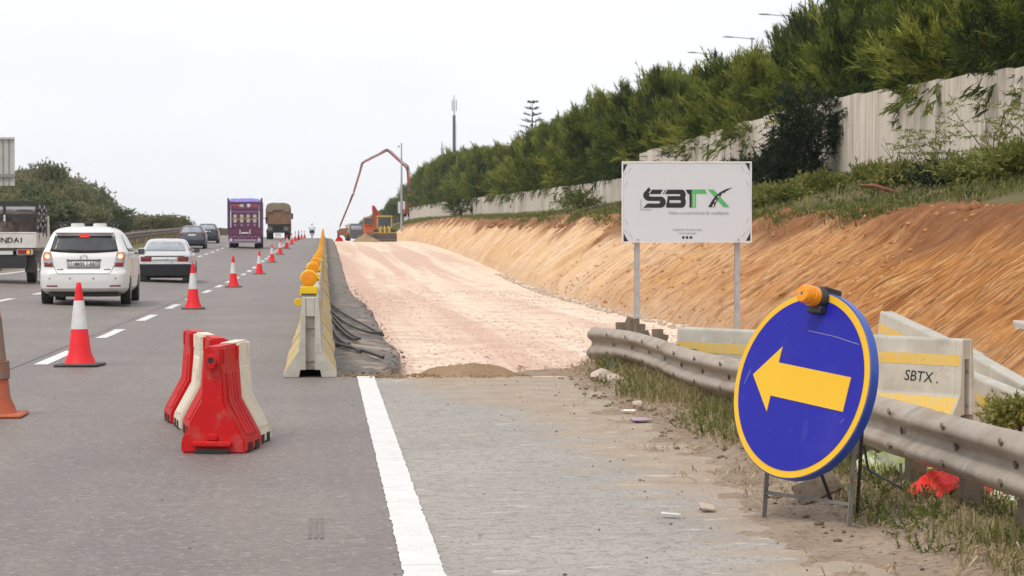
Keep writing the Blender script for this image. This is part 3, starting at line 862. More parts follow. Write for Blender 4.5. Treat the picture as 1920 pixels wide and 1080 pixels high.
# bent spacer plates sticking up at the broken end
for (px, py, D) in ((1178, 603, 23.3), (1192, 606, 23.0), (1214, 629, 22.2), (1240, 635, 21.4)):
    p = at(px, py, D); rr = Matrix.Rotation(R(rnd.uniform(-25, 25)), 3, 'Y') @ Matrix.Rotation(R(rnd.uniform(-30, 30)), 3, 'Z')
    MB().box(p.x - 3.2 - .05, p.x - 3.2 + .05, D - 16 - .012, D - 16 + .012, p.z - .16, p.z + .05, rr).build('spacer_plate', M['post'], gr)
# ================================================================== round arrow sign
nn = Vector((-.833, -.50, .234)).normalized(); ev = (Vector((0, 0, 1)) - nn * nn.z).normalized(); eu = ev.cross(nn)
SCN = at(1500, 721, 10.35); Rd = .474
legL = at(1429, 983, 10.6); legL.z = 0.0
legR = at(1588, 972, 10.05)
sbase = Vector((2.42, 10.4, 0))
sg = thing('direction_sign', 'round blue sign with a yellow arrow pointing left, leaning on iron legs', 'sign', sbase)
FM = Matrix((eu, -nn, ev)).transposed().to_4x4(); FM.translation = SCN - sbase
zl = zverge(legR.x, legR.y); legR.z = zl
MB().lathe([(Rd - .004, 0), (Rd, .004), (Rd, .052), (Rd - .008, .056)], (0, 0, 0), 'y', 96).xf(FM).build('sign_box', M['rim_blue'], sg, smooth=True)
MB().lathe([(Rd - .008, -.0035), (Rd - .007, .002)], (0, 0, 0), 'y', 96).xf(FM).build('yellow_border', M['sign_yellow'], sg)
MB().lathe([(Rd - .042, -.0065), (Rd - .042, -.0005)], (0, 0, 0), 'y', 96).xf(FM).build('sign_face', M['sign_blue'], sg)
al = R(174.6)
ax = Vector((math.cos(al), 0, math.sin(al))); ay = Vector((-math.sin(al), 0, math.cos(al)))
s = .99
apts = [(.345, 0), (.18, .168), (.18, .086), (-.345, .086), (-.345, -.086), (.18, -.086), (.18, -.168)]
ar = MB()
ar.prism([((ax * (a * s) + ay * (b * s)).x, (ax * (a * s) + ay * (b * s)).z) for a, b in apts], 'y', -.0095, -.004)
ar.xf(FM).build('arrow', M['sign_yellow'], sg)
for (a, b, c, e) in ((-.395, -.02, -.365, .055), (.0, .27, .36, .215), (.33, -.17, .35, -.15)):
    MB().tube([(a, -.0075, b), ((a + c) / 2 + .004, -.0075, (b + e) / 2 + .006), (c, -.0075, e)], .0013, 5).xf(FM).build('scratch', M['ink_grey'], sg)
def bar(p, q, wd, name, parent, m, base):
    p, q = Vector(p) - base, Vector(q) - base
    t = (q - p).normalized(); a = t.cross(nn).normalized() * wd; b = t.cross(a).normalized() * wd
    mb = MB(); L1 = [a * .5 + b * .5, -a * .5 + b * .5, -a * .5 + b * .34, a * .34 + b * .34, a * .34 - b * .5, a * .5 - b * .5]
    A = [mb.bm.verts.new(p + v) for v in L1]; B = [mb.bm.verts.new(q + v) for v in L1]
    n_ = len(L1); mb.bm.faces.new(A); mb.bm.faces.new(B[::-1])
    for i_ in range(n_): mb.bm.faces.new((A[i_], A[(i_ + 1) % n_], B[(i_ + 1) % n_], B[i_]))
    return mb.build(name, m, parent)
back = -nn * .074
tL = SCN + eu * (-.30) + ev * .1 + back; tR = SCN + eu * .30 + ev * .1 + back
bar(legL - Vector((0, 0, .03)), tL, .028, 'leg', sg, M['bare_iron'], sbase); bar(legR - Vector((0, 0, .04)), tR, .028, 'leg', sg, M['bare_iron'], sbase)
lerp = lambda a, b, t: a + (b - a) * t
bar(lerp(legL, tL, .165), lerp(legR, tR, .14), .018, 'cross_bar', sg, M['bare_iron'], sbase)
rr = at(1604, 935, 10.45); rr.z = zverge(rr.x, rr.y) - .03
bar(rr, tR - nn * .05, .02, 'rear_stay', sg, M['black_plastic'], sbase)
rl = legL - nn * .5; rl.z = 0.03
bar(rl, tL - nn * .05, .02, 'rear_stay', sg, M['black_plastic'], sbase)
cp = [SCN + eu * .38 + ev * -.25 - nn * .12, SCN + eu * .36 - ev * .36 - nn * .2, SCN + eu * .50 - ev * .42 - nn * .3, SCN + eu * .42 - ev * .3 - nn * .35]
MB().tube([p - sbase for p in cp], .008, 6).build('power_cable', M['black_plastic'], sg)
# beacon clipped on the rim
bp0 = SCN + eu * .055 + ev * .432 + nn * .008
bc = thing('warning_beacon', 'amber beacon with a black clamp clipped on top of the round blue sign', 'beacon', bp0)
BMX = Matrix((eu, -nn, ev)).transposed().to_4x4()
MB().lathe([(.040, .0), (.052, -.004), (.056, -.03), (.048, -.05)], (0, 0, 0), 'y', 24).xf(BMX).build('beacon_base', M['black_plastic'], bc, smooth=True)
MB().box(-.03, .03, -.012, .10, .025, .062).box(-.022, .022, .085, .11, -.03, .062).box(-.045, .045, -.045, .0, -.078, -.04).xf(BMX).build('clamp', M['black_plastic'], bc, bevel=.005)
ln = MB().lathe([(.0495, -.0505), (.05, -.085), (.044, -.087), (.044, -.092), (.047, -.094), (.046, -.128), (.040, -.138), (.012, -.140)], (0, 0, 0), 'y', 28).xf(BMX).build('beacon_lens', M['lamp_amber'], bc, smooth=True)
MB().lathe([(.009, -.1395), (.007, -.145)], (0, 0, 0), 'y', 10).xf(BMX).build('lens_screw', M['bare_iron'], ln)
# ================================================================== company billboard
DB = 33.5
pL, pR = at(1168.5, 305, DB), at(1406.5, 453, DB)
BW, BH = pR.x - pL.x, pL.z - pR.z
bz0 = pR.z
ctr = Vector(((pL.x + pR.x) / 2, DB, -.38))
bb = thing('company_signboard', 'white signboard on two grey posts with a black and green SBTX logo', 'signboard', ctr, R(-1.5))
def BP(u, v):      # zoomed-photo pixels of the panel -> local x,z
    return ((u - 55) / 1610 - .5) * BW, (bz0 + .38) + (1030 - v) / 985 * BH
MB().box(-BW / 2, BW / 2, -.02, .05, bz0 + .38, bz0 + .38 + BH).build('sign_panel', M['sign_white'], bb, bevel=.004)
z0, z1 = bz0 + .38, bz0 + .38 + BH
MB().box(-BW / 2 - .012, BW / 2 + .012, -.028, .06, z1 + .0005, z1 + .022).box(-BW / 2 - .014, -BW / 2 - .001, -.028, .06, z0, z1).box(BW / 2 + .001, BW / 2 + .014, -.028, .06, z0, z1).box(-BW / 2 - .012, BW / 2 + .012, -.026, .06, z0 - .014, z0 - .0005).build('sign_frame', M['sign_edge'], bb)
for px in (1196, 1383.5):
    xx = at(px, 520, DB).x - ctr.x
    MB().prism([(xx - .04, .052), (xx + .04, .052), (xx + .04, .06), (xx + .006, .06), (xx + .006, .125), (xx + .04, .125), (xx + .04, .132), (xx - .04, .132), (xx - .04, .125), (xx - .006, .125), (xx - .006, .06), (xx - .04, .06)], 'z', -.35, z1 - .06).build('sign_post', M['steel'], bb)
    MB().tube([(xx, -.03, z0 + .03), (xx, .06, z0 + .03)], .012, 8).build('post_bolt', M['post'], bb)
class Ink:
    lay = 0
def ink(name, polys, m, parent=None):
    if name in ('corner_mark', 'corner_tick', 'logo_dash', 'logo_accent', 'logo_slot') and len(polys) > 1:
        for P in polys: ink(name, [P], m, parent)
        return
    mb = MB()
    for P in polys:
        Ink.lay += 1
        y = -.0215 - .00012 * (Ink.lay % 40)
        mb.prism([BP(u, v) for u, v in P], 'y', y, -.019)
    return mb.build(name, m, parent or bb)
c_ = lambda u, v: (u, v)
ink('corner_mark', [[(57, 65), (110, 65), (57, 168)], [(1590, 40), (1650, 40), (1650, 150)], [(64, 925), (64, 1030), (122, 1030)], [(1605, 1020), (1660, 1020), (1660, 915)]], M['ink'])
tick = lambda u0, v0, u1, v1: [(u0, v0), (u0 + 9, v0), (u1 + 9, v1), (u1, v1)]
ink('corner_tick', [tick(155, 105, 120, 165), tick(90, 165, 64, 210), tick(110, 275, 66, 350), tick(1540, 85, 1575, 150), tick(1610, 150, 1640, 198), tick(1598, 262, 1640, 335),
                    tick(75, 750, 110, 818), tick(75, 885, 100, 926), tick(130, 925, 170, 995), tick(1640, 730, 1605, 800), tick(1645, 870, 1615, 915), tick(1590, 910, 1550, 980)], M['ink_grey'])
def arc(cx, cy, rx, ry, a0, a1, n=8):
    return [(cx + rx * math.cos(R(a0 + (a1 - a0) * k / n)), cy - ry * math.sin(R(a0 + (a1 - a0) * k / n))) for k in range(n + 1)]
S1 = [(555, 380), (525, 436), (412, 436)] + arc(400, 451, 17, 16, 90, 270, 6) + [(530, 467)] + arc(530, 537, 62, 70, 90, -90, 12) + [(308, 607), (362, 553), (505, 553)] + arc(505, 537, 17, 15, -90, 90, 6) + [(385, 522)] + arc(385, 451, 78, 71, 270, 100, 12) + [(385, 436), (420, 380)]
ink('logo_letter', [S1], M['ink'])
ink('logo_letter', [[(378, 350), (404, 383), (374, 420), (346, 384)]], M['ink'])
ink('logo_accent', [[(584, 380), (596, 380), (566, 436), (554, 436)]], M['ink'])
ink('logo_letter', [[(612, 380), (800, 380), (800, 436), (582, 436)], [(612, 462), (800, 462), (800, 512), (612, 512)], [(600, 548), (800, 548), (800, 606), (594, 606)],
                    [(612, 500), (640, 500), (640, 560), (600, 560)], arc(795, 446, 48, 66, 90, -90, 10) + [(770, 512), (770, 380)], arc(795, 534, 50, 72, 90, -90, 10) + [(775, 606), (775, 462)]], M['ink'])
ink('logo_slot', [[(640, 522)] + [(775, 522)] + arc(775, 530, 9, 9, 90, -90, 5) + [(640, 539), (632, 530)], [(560, 440), (770, 440), (776, 449), (770, 458), (640, 458), (590, 446)]], M['sign_white'])
ink('logo_letter', [[(843, 380), (918, 380), (918, 605), (890, 605), (890, 436), (870, 436)]], M['ink'])
ink('logo_letter', [[(918, 377), (1090, 377), (1112, 430), (972, 430), (972, 605), (920, 605)]], M['green_ink'])
ink('logo_letter', [[(1120, 378), (1195, 378), (1395, 598), (1318, 598)]], M['green_ink'])
ink('logo_accent', [[(944, 440), (950, 440), (950, 598), (944, 598)], [(1092, 382), (1098, 382), (1120, 428), (1114, 428)]], M['sign_edge'])
ink('logo_road', [[(1128, 599), (1165, 530), (1215, 462), (1275, 412), (1345, 376), (1432, 350), (1360, 395), (1300, 438), (1258, 488), (1225, 545), (1205, 599)]], M['ink'])
ink('logo_dash', [[(1178, 596), (1190, 560), (1200, 562), (1192, 596)], [(1202, 535), (1222, 502), (1232, 506), (1212, 538)], [(1240, 480), (1262, 455), (1270, 460), (1250, 484)], [(1290, 438), (1312, 420), (1317, 424), (1296, 442)]], M['sign_edge'])
ink('logo_bracket', [[(272, 505), (284, 505), (284, 622), (410, 622), (410, 634), (272, 634)]], M['ink_grey'])
tx = BP(1000, 672); text_obj('sign_text', 'Nous construisons la confiance', .076, M['ink_grey'], bb, face_cam(tx[0], -.023, tx[1]), .35, .0015, .0008)
tx = BP(865, 884); text_obj('sign_text', 'TAMARIS TRAVAUX MA', .045, M['ink_grey'], bb, face_cam(tx[0], -.023, tx[1]), 0, .001, .0008)
tx = BP(865, 928); text_obj('sign_text', 'WWW.SBTX.MA', .038, M['ink_grey'], bb, face_cam(tx[0], -.023, tx[1]), 0, .001, .0008)
for u in (814, 861, 910):
    x_, z_ = BP(u, 978); MB().lathe([(.022, -.024), (.022, -.019)], (x_, 0, z_), 'y', 14).build('sign_icon', M['ink'], bb)
# ================================================================== road cones
def make_cone(red, white, H=.93):
    t = thing('traffic_cone', '', 'cone', group='red and white cones along the lane line')
    MB().box(-.24, .24, -.24, .24, 0, .03).build('cone_base', M['rubber'], t, bevel=.012)
    r = lambda z: .135 + (.028 - .135) * (z - .03) / (H - .03)
    MB().lathe([(.178, .0305), (.172, .04), (.155, .09), (r(.14) + .003, .15), (r(H * .92), H * .92), (.026, H - .012), (.018, H)], (0, 0, 0), 'z', 28).build('cone_body', red, t, smooth=True)
    MB().lathe([(r(.44 * H) + .0005, .44 * H), (r(.44 * H) + .0045, .44 * H + .002), (r(.78 * H) + .0045, .78 * H), (r(.78 * H), .78 * H + .002)], (0, 0, 0), 'z', 28).build('cone_sleeve', white, t, smooth=True)
    return t
c0 = make_cone(M['cone_red'], M['cone_white'])
clab = ['nearest red and white cone standing in front of the white minivan', 'second red cone, just right of the silver sedan', 'third red cone, standing alone on the lane right of the silver sedan',
        'fourth red cone, in line below the rear of the purple truck', 'fifth red cone, smaller, right of the purple truck wheels', 'sixth red cone, just left of and below the brown dump truck wheels']
cpos = [(149, 24), (362, 43.6), (437.5, 63.5), (486, 85), (510, 108), (525, 129), (537.5, 150), (546.5, 171), (553.5, 192), (560, 214), (565.5, 236), (571, 258)]
for i, (px, D) in enumerate(cpos):
    o = c0 if i == 0 else dup(c0)
    x = xat(px, D); o.location = (x, D, zroad(x, D)); o.rotation_euler = (R(rnd.uniform(-1, 1)), R(rnd.uniform(-1, 1)), R(rnd.uniform(-9, 9)))
    o['label'] = clab[i] if i < len(clab) else 'tiny red cone in the far line curving past the brown dump truck'
oc = make_cone(M['old_orange'], M['old_white'], 1.02)
oc['label'] = 'muddy faded orange cone cut off at the left edge of the picture'
del oc['group']
x = xat(-12, 17.2); oc.location = (x, 17.2, .0)
bnd = MB().lathe([(.12, .30), (.123, .302), (.118, .44), (.115, .442)], (0, 0, 0), 'z', 24).build('cone_sleeve', M['old_white'], oc, smooth=True)
oc.children[0].data.materials[0] = M['old_orange']
# ================================================================== water-filled plastic barriers
def make_wb(m, L=.50):
    t = thing('plastic_barrier', '', 'barrier', group='red and white plastic barriers locked together on the closed lane')
    H = .70
    prof = [(.215, 0), (.215, .085), (.078, .335), (.060, .60), (.055, H)]
    ring = [(-x, z) for x, z in prof] + [(x, z) for x, z in prof[::-1]]
    MB().prism(ring, 'y', 0, L).build('barrier_shell', m, t, bevel=.012, seg=2, smooth=True)
    rb = MB()
    for s in (1, -1):
        for k in range(4):
            y0 = .085 + k * (L - .17) / 4 + .012; y1 = y0 + (L - .17) / 4 - .028
            A = [(.200, .128), (.083, .337), (.066, .55), (.04, .55), (.04, .3), (.15, .128)]
            A = [(.213, .110), (.092, .332), (.074, .53), (.045, .53), (.045, .30), (.16, .11)]
            rb.prism([(s * a, b) for a, b in A], 'y', y0, y1)
    rb.build('side_rib', m, t, bevel=.006, smooth=True)
    for s in (1, -1):
        for y0 in (.03, L - .09): MB().box(s * .057 - .012, s * .057 + .012, y0, y0 + .05, .585, .69).build('top_lug', m, t, bevel=.006)
    MB().box(-.026, .026, -.055, L + .0, .555, .625).lathe([(.042, -.056), (.042, -.03)], (0, 0, .61), 'y', 16).build('coupling_tongue', m, t, bevel=.006, smooth=True)
    MB().box(-.13, .13, -.045, -.001, .045, .082).box(-.035, .035, -.022, -.001, .083, .13).build('foot_step', m, t, bevel=.008, smooth=True)
    for s in (1, -1):
        for y0 in (.10, L - .20): MB().box(s * .2165 - .004, s * .2165 + .004, y0, y0 + .10, .004, .062).build('fork_slot', M['dark_hole'], t)
    MB().lathe([(.02, -.0575), (.02, -.05)], (0, 0, .613), 'y', 12).build('pin_hole', M['dark_hole'], t)
    MB().box(-.11, .11, -.046, -.02, .001, .03).build('foot_gap', M['dark_hole'], t)
    return t
wr, ww = make_wb(M['wb_red']), make_wb(M['wb_white'])
def place_wb(o, px, py, D, ry, label):
    x = xat(px, D); o.location = (x, D, .001); o.rotation_euler = (0, 0, R(ry)); o['label'] = label
place_wb(wr, 398, 848, 14.08, -11, 'nearest red plastic barrier, its plain end wall facing the camera')
place_wb(ww, 425, 834, 14.62, -9, 'cream plastic barrier right behind the nearest red one, ridged end sticking out at right')
o = dup(wr); place_wb(o, 410, 800, 15.3, 9, 'red plastic barrier mostly hidden behind the nearest one, only its holed top showing')
o = dup(ww); place_wb(o, 391, 803, 15.85, 9, 'cream plastic barrier on the left between two red ones')
o = dup(wr); place_wb(o, 372, 790, 16.4, 10, 'farthest red plastic barrier at the left end of the cluster')
# ================================================================== cables over the broken edge
cabs = [[(607, 560, 25.5, .42), (640, 590, 27, .20), (690, 618, 29, None), (718, 633, 29.5, None)],
        [(607, 566, 25.3, .40), (635, 600, 27, .16), (680, 625, 28.5, None), (716, 632, 29.3, None)],
        [(607, 572, 25.1, .36), (632, 605, 26.4, .14), (655, 630, 27.4, None), (674, 642, 27.6, None)],
        [(607, 578, 25.0, .33), (628, 610, 26, .12), (650, 632, 26.8, None), (668, 645, 27.2, None)],
        [(607, 585, 24.8, .30), (620, 612, 25.4, .12), (634, 640, 25.6, None), (652, 652, 25.8, None), (656, 648, 26, None)],
        [(607, 592, 24.6, .25), (618, 625, 25, .08), (628, 650, 25.1, None), (650, 655, 25.6, None), (676, 668, 25.4, None)],
        [(608, 600, 24.4, .2), (620, 640, 24.6, None), (640, 655, 24.9, None), (685, 664, 25.4, None), (718, 676, 25.2, None)]]
for i, c in enumerate(cabs):
    P = [Vector((.0, 31 - i * .3, .30)) + Vector((.02 * i, 0, -.01 * i))] if False else []
    P.append(Vector((.12, 56 + 2. * i, .03)))
    for px, py, D, z in c:
        x = xat(px, D)
        Dg = (1.4 + .02) * FPX / (py - 450 + .001)
        p = Vector((xat(px, Dg), Dg, .028 + .012 * math.sin(px * .2 + i * 2)))
        P.append(p)
    # smooth the run
    Q = []
    for a in range(len(P) - 1):
        p0, p1, p2, p3 = P[max(a - 1, 0)], P[a], P[a + 1], P[min(a + 2, len(P) - 1)]
        for t_ in np.linspace(0, 1, 7)[:-1]:
            Q.append(.5 * ((2 * p1) + (p2 - p0) * t_ + (2 * p0 - 5 * p1 + 4 * p2 - p3) * t_ ** 2 + (3 * p1 - p0 - 3 * p2 + p3) * t_ ** 3))
    Q.append(P[-1])
    o = MB().tube(Q, .021, 7).build('cable', M['black_plastic'], smooth=True)
    tag(o, ['black cable fanning out over the broken asphalt beside the nearest barrier', 'lowest black cable, curving right along the edge of the broken asphalt'][i == 6], 'cable', 'black cables spilling over the asphalt edge')
# ================================================================== discarded cloths, scraps, stones, heap
def cloth(name, label, cat, px, py, D, wx, wy, h, m, seed, group=None):
    n_ = 26
    u, v = np.meshgrid(np.linspace(-.5, .5, n_), np.linspace(-.5, .5, n_))
    rr_ = np.sqrt(u ** 2 + v ** 2) * 2
    X = u * wx * (1 + .5 * fbm(u * 3 + seed, v * 3, 3, seed)); Y = v * wy * (1 + .5 * fbm(u * 3, v * 3 + seed, 3, seed + 1))
    Z = h * np.clip(1.05 - rr_ ** 2, 0, 1) ** .5 * (.75 + .5 * fbm(u * 4, v * 4, 2, seed + 2)) + h * .9 * np.abs(fbm(u * 7 + seed, v * 4, 3, seed + 3))
    o = gridmesh(name, X, Y, Z, m, smooth=False)
    p = at(px, py, D); o.location = (p.x, D, max(zverge(p.x, D) - .01, p.z - h * .3))
    return tag(o, label, cat, group)
M['cloth_red'] = mat('hi_vis_red_cloth', (.92, .035, .02), (.80, .02, .015), 6, rough=.6)
M['cloth_lime'] = mat('faded_lime_cloth', (.50, .58, .14), (.58, .62, .32), 3, rough=.8, stains=(((.70, .70, .58), 3, .52, .62),))
cloth('safety_vest', 'crumpled bright red cloth lying behind a guardrail post', 'vest', 1790, 957, 11.05, .52, .28, .17, M['cloth_red'], 3)
cloth('cloth_sheet', 'pale lime cloth lying under the rail just right of the round sign', 'cloth', 1670, 892, 12.2, .38, .42, .15, M['cloth_lime'], 5)
cloth('cloth_sheet', 'lime green cloth tucked behind the post left of the red cloth', 'cloth', 1738, 912, 12.2, .30, .4, .20, M['cloth_lime'], 9)
cloth('cloth_sheet', 'lime cloth spread on the grass right of the red cloth', 'cloth', 1882, 962, 11.0, .34, .3, .14, M['cloth_lime'], 12)
def scrap(name, label, cat, px, py, D, pts, h, m, rot):
    o = MB().prism(pts, 'z', 0, h).build(name, m, bevel=.003)
    p = at(px, py, D); z = zverge(p.x, D) if p.x > 2.4 else 0
    o.location = (p.x, D, z + .02); o.rotation_euler = rot
    return tag(o, label, cat)
o = scrap('broken_board', 'broken brown board lying in the dirt between the legs of the round sign', 'debris', 1530, 948, 11.05, [(-.14, -.10), (.13, -.06), (.15, .09), (-.11, .07)], .02, M['clod'], (R(28), R(-14), R(14)))
o.location.z += .03
scrap('plastic_scrap', 'dirty grey plastic scrap lying on the tan dirt left of the sign legs', 'litter', 1322, 966, 10.85, [(-.05, -.05), (.02, -.07), (.06, .02), (0, .07)], .012, M['stone'], (R(8), R(5), R(20)))
scrap('paper_scrap', 'small white scrap on the dirt under the guardrail grass', 'litter', 1178, 782, 17.0, [(-.06, -.03), (.05, -.05), (.07, .03), (-.03, .05)], .006, M['line'], (R(5), 0, R(-15)))
scrap('paper_scrap', 'thin white scrap on the tarmac edge left of the grey plastic one', 'litter', 1258, 980, 10.6, [(-.05, -.02), (.05, -.02), (.04, .02), (-.05, .03)], .005, M['line'], (0, R(4), R(-9)))
scrap('paper_scrap', 'faded lilac scrap at the foot of the grass', 'litter', 1200, 803, 16.2, [(-.09, -.04), (.08, -.06), (.1, .05), (-.05, .06)], .008, mat('lilac_paper', (.42, .33, .38), rough=.8), (R(6), 0, R(30)))
def rock(r, seed, sq=.7):
    bm = bmesh.new(); bmesh.ops.create_icosphere(bm, subdivisions=2, radius=r)
    q = random.Random(seed); off = Vector((q.random() * 50, q.random() * 50, q.random() * 50))
    from mathutils import noise as mn
    for v in bm.verts:
        v.co = v.co * (1 + .45 * mn.noise(v.co / r * 1.1 + off)); v.co.z *= sq
    return bm
def put_rock(label, px, py, D, r, seed, m, z=None):
    mb = MB(); mb.bm.free(); mb.bm = rock(r, seed)
    o = mb.build('boulder', m); p = at(px, py, D)
    o.location = (p.x, D, (zverge(p.x, D) if z is None else z)); o.rotation_euler = (0, 0, seed)
    return tag(o, label, 'stone')
put_rock('pale lump of stone in the grass at the bent end of the guardrail', 1127, 716, 20.8, .11, 2, M['stone'], .06)
put_rock('long pale stone lying in the grass below the bent guardrail end', 1152, 722, 20.4, .12, 3, M['stone'], .02)
put_rock('dark lump standing in the grass at the broken guardrail end', 1148, 693, 21.6, .09, 4, M['rubber'], .1)
put_rock('small pale stone beside the scraps under the guardrail grass', 1196, 776, 17.2, .05, 6, M['stone'], .06)
hx, hy = np.meshgrid(np.linspace(-.5, .5, 70), np.linspace(-.5, .5, 44))
rr_ = np.clip(1 - (2 * hx) ** 2, 0, 1) ** .6 * np.clip(1 - (2 * hy) ** 2, 0, 1) ** .7
hz = .15 * rr_ * (1 + .5 * fbm(hx * 5, hy * 5, 4, 90)) + .03 * rr_ * fbm(hx * 25, hy * 25, 3, 91) - .02
o = gridmesh('dirt_heap', hx * 1.05, hy * 1.5 + .08 * np.sin(hx * 9), hz, M['ramp_dirt'])
p = at(884, 695, 22.4); o.location = (p.x, 22.6, -.05); tag(o, 'low brown dirt heap where the tarmac ends and the gravel bed starts', 'heap')
# ================================================================== vehicles
def paint(name, c, c2=None, **k):
    return mat(name, c, c2 or tuple(x * .9 for x in c), 2, rough=k.pop('rough', .35), coat=.4, stains=((tuple(x * .6 + .06 for x in c), 3.5, .62, .85, (1, 1, 2)),), **k)
M['p_white'] = paint('white_car_paint', (.80, .79, .77))
M['p_silver'] = paint('silver_car_paint', (.56, .56, .57), rough=.3)
M['p_grey'] = paint('dark_grey_car_paint', (.085, .09, .115))
M['p_black'] = paint('black_bumper', (.016, .017, .022))
M['p_navy'] = paint('dark_blue_car_paint', (.035, .04, .065))

class Car:
    def __init__(s, name, label, cat, loc, rz, lv, bands, crown=.06, group=None):
        s.t = thing(name, label, cat, loc, rz, group)
        s.lv = np.array(lv, float); s.crown = crown
        for nm, z0, z1, m in bands: s.loft(nm, z0, z1, m)
    def P(s, z):
        return [float(np.interp(z, s.lv[:, 0], s.lv[:, k])) for k in range(1, 5)]
    def rear(s, x, z):
        yr, yf, w_, r = s.P(z); ax_ = abs(x)
        y = yr + s.crown * (x / w_) ** 2
        if ax_ > w_ - r:
            q = min((ax_ - (w_ - r)) / r, .999); y += r * (1 - math.sqrt(1 - q * q))
        return y
    def side(s, y, z):
        yr, yf, w_, r = s.P(z); e = min(y - yr - s.crown, yf - y)
        if e < r:
            q = min(max((r - e) / r, 0), 1); return w_ - r + r * math.sqrt(1 - q * q)
        return w_
    def ring(s, z):
        yr, yf, w_, r = s.P(z); pts = []
        for x in np.concatenate([np.linspace(-w_ + .0005, -(w_ - r), 7), np.linspace(-(w_ - r), w_ - r, 9)[1:], np.linspace(w_ - r, w_ - .0005, 7)[1:]]):
            pts.append((x, s.rear(float(x), z), z))
        for y in np.linspace(yr + s.crown + r, yf - .3, 8): pts.append((w_, y, z))
        for a in np.linspace(0, 90, 6)[1:]:
            pts.append((w_ - .3 + .3 * math.cos(R(a)), yf - .3 + .3 * math.sin(R(a)), z))
        for a in np.linspace(90, 180, 6):
            pts.append((-w_ + .3 + .3 * math.cos(R(a)), yf - .3 + .3 * math.sin(R(a)), z))
        for y in np.linspace(yf - .3, yr + s.crown + r, 8)[1:]: pts.append((-w_, y, z))
        return pts
    def loft(s, name, z0, z1, m):
        zs = sorted(set([z0, z1] + [float(z) for z in s.lv[:, 0] if z0 < z < z1]))
        zz = []
        for a, b in zip(zs, zs[1:]): zz += list(np.linspace(a, b, 4)[:-1])
        zz.append(zs[-1])
        mb = MB(); rings = [[mb.bm.verts.new(p) for p in s.ring(z)] for z in zz]
        for A, B in zip(rings, rings[1:]):
            for k_ in range(len(A)): mb.bm.faces.new((A[k_], A[(k_ + 1) % len(A)], B[(k_ + 1) % len(A)], B[k_]))
        mb.bm.faces.new(rings[0][::-1]); mb.bm.faces.new(rings[-1])
        return mb.build(name, m, s.t, smooth=True)
    def patch(s, name, q, m, off=.006, n=10, k=4, parent=None, side=0, bulge=0):
        """quad q (BL,BR,TR,TL) draped on the rear (x,z) or a side (y,z)"""
        F = []
        for i in range(k + 1):
            for j in range(n + 1):
                a, b = j / n, i / k
                u = (q[0][0] * (1 - a) + q[1][0] * a) * (1 - b) + (q[3][0] * (1 - a) + q[2][0] * a) * b
                z = (q[0][1] * (1 - a) + q[1][1] * a) * (1 - b) + (q[3][1] * (1 - a) + q[2][1] * a) * b
                z += bulge * 4 * a * (1 - a) * (1 - b)
                F.append((u, z))
        def pos(u, z, o_):
            return (side * (s.side(u, z) + o_), u, z) if side else (u, s.rear(u, z) - o_, z)
        V = [pos(u, z, off) for u, z in F] + [pos(u, z, -.02) for u, z in F]
        idx = np.arange((n + 1) * (k + 1)).reshape(k + 1, n + 1); o_ = (n + 1) * (k + 1)
        Q = [np.stack([idx[:-1, :-1], idx[:-1, 1:], idx[1:, 1:], idx[1:, :-1]], -1).reshape(-1, 4)]
        for line in (idx[0, :], idx[-1, :], idx[:, 0], idx[:, -1]):
            Q.append(np.stack([line[:-1], line[1:], line[1:] + o_, line[:-1] + o_], -1))
        ob = npmesh(name, V, np.concatenate(Q), m, parent or s.t)
        bm = bmesh.new(); bm.from_mesh(ob.data); bmesh.ops.recalc_face_normals(bm, faces=bm.faces[:]); bm.to_mesh(ob.data); bm.free()
        return ob
    def wheel(s, y, x, r, wd=.2, rim=True):
        for sd_ in (-1, 1):
            a = sd_ * x
            ty = MB().lathe([(r * .62, -wd / 2), (r * .93, -wd / 2), (r, -wd / 2 + .03), (r, wd / 2 - .03), (r * .93, wd / 2), (r * .62, wd / 2)], (a, y, r), 'x', 26).build('wheel', M['tyre'], s.t, smooth=True)
            if rim:
                MB().lathe([(r * .615, -.004), (r * .55, .006), (r * .2, -.02), (r * .15, .004), (.01, .006)] if sd_ > 0 else [(r * .615, .004), (r * .55, -.006), (r * .2, .02), (r * .15, -.004), (.01, -.006)], (a + sd_ * wd / 2, y, r), 'x', 20).build('rim', M['alloy'], ty, smooth=True)
            # arch opening
            an = np.linspace(0, 180, 13)
            w0 = s.side(y, .45)
            MB().prism([(y + (r + .06) * math.cos(R(q)), r + (r + .06) * math.sin(R(q))) for q in an], 'x', sd_ * (w0 - .03), sd_ * (w0 + .003)).build('wheel_arch', M['dark_hole'], s.t)
    def mirror(s, y, z, m):
        for sd_ in (-1, 1):
            x0 = s.side(y, z)
            h = MB().box(sd_ * (x0 + .04), sd_ * (x0 + .22), y - .05, y + .06, z, z + .15).build('wing_mirror', m, s.t, bevel=.03, seg=2, smooth=True)
            MB().box(sd_ * (x0 + .06), sd_ * (x0 + .20), y - .056, y - .0505, z + .02, z + .13).build('mirror_glass', M['glass'], h)
            MB().box(sd_ * (x0 - .05), sd_ * (x0 + .045), y - .02, y + .03, z + .02, z + .06).build('mirror_arm', M['black_plastic'], h)
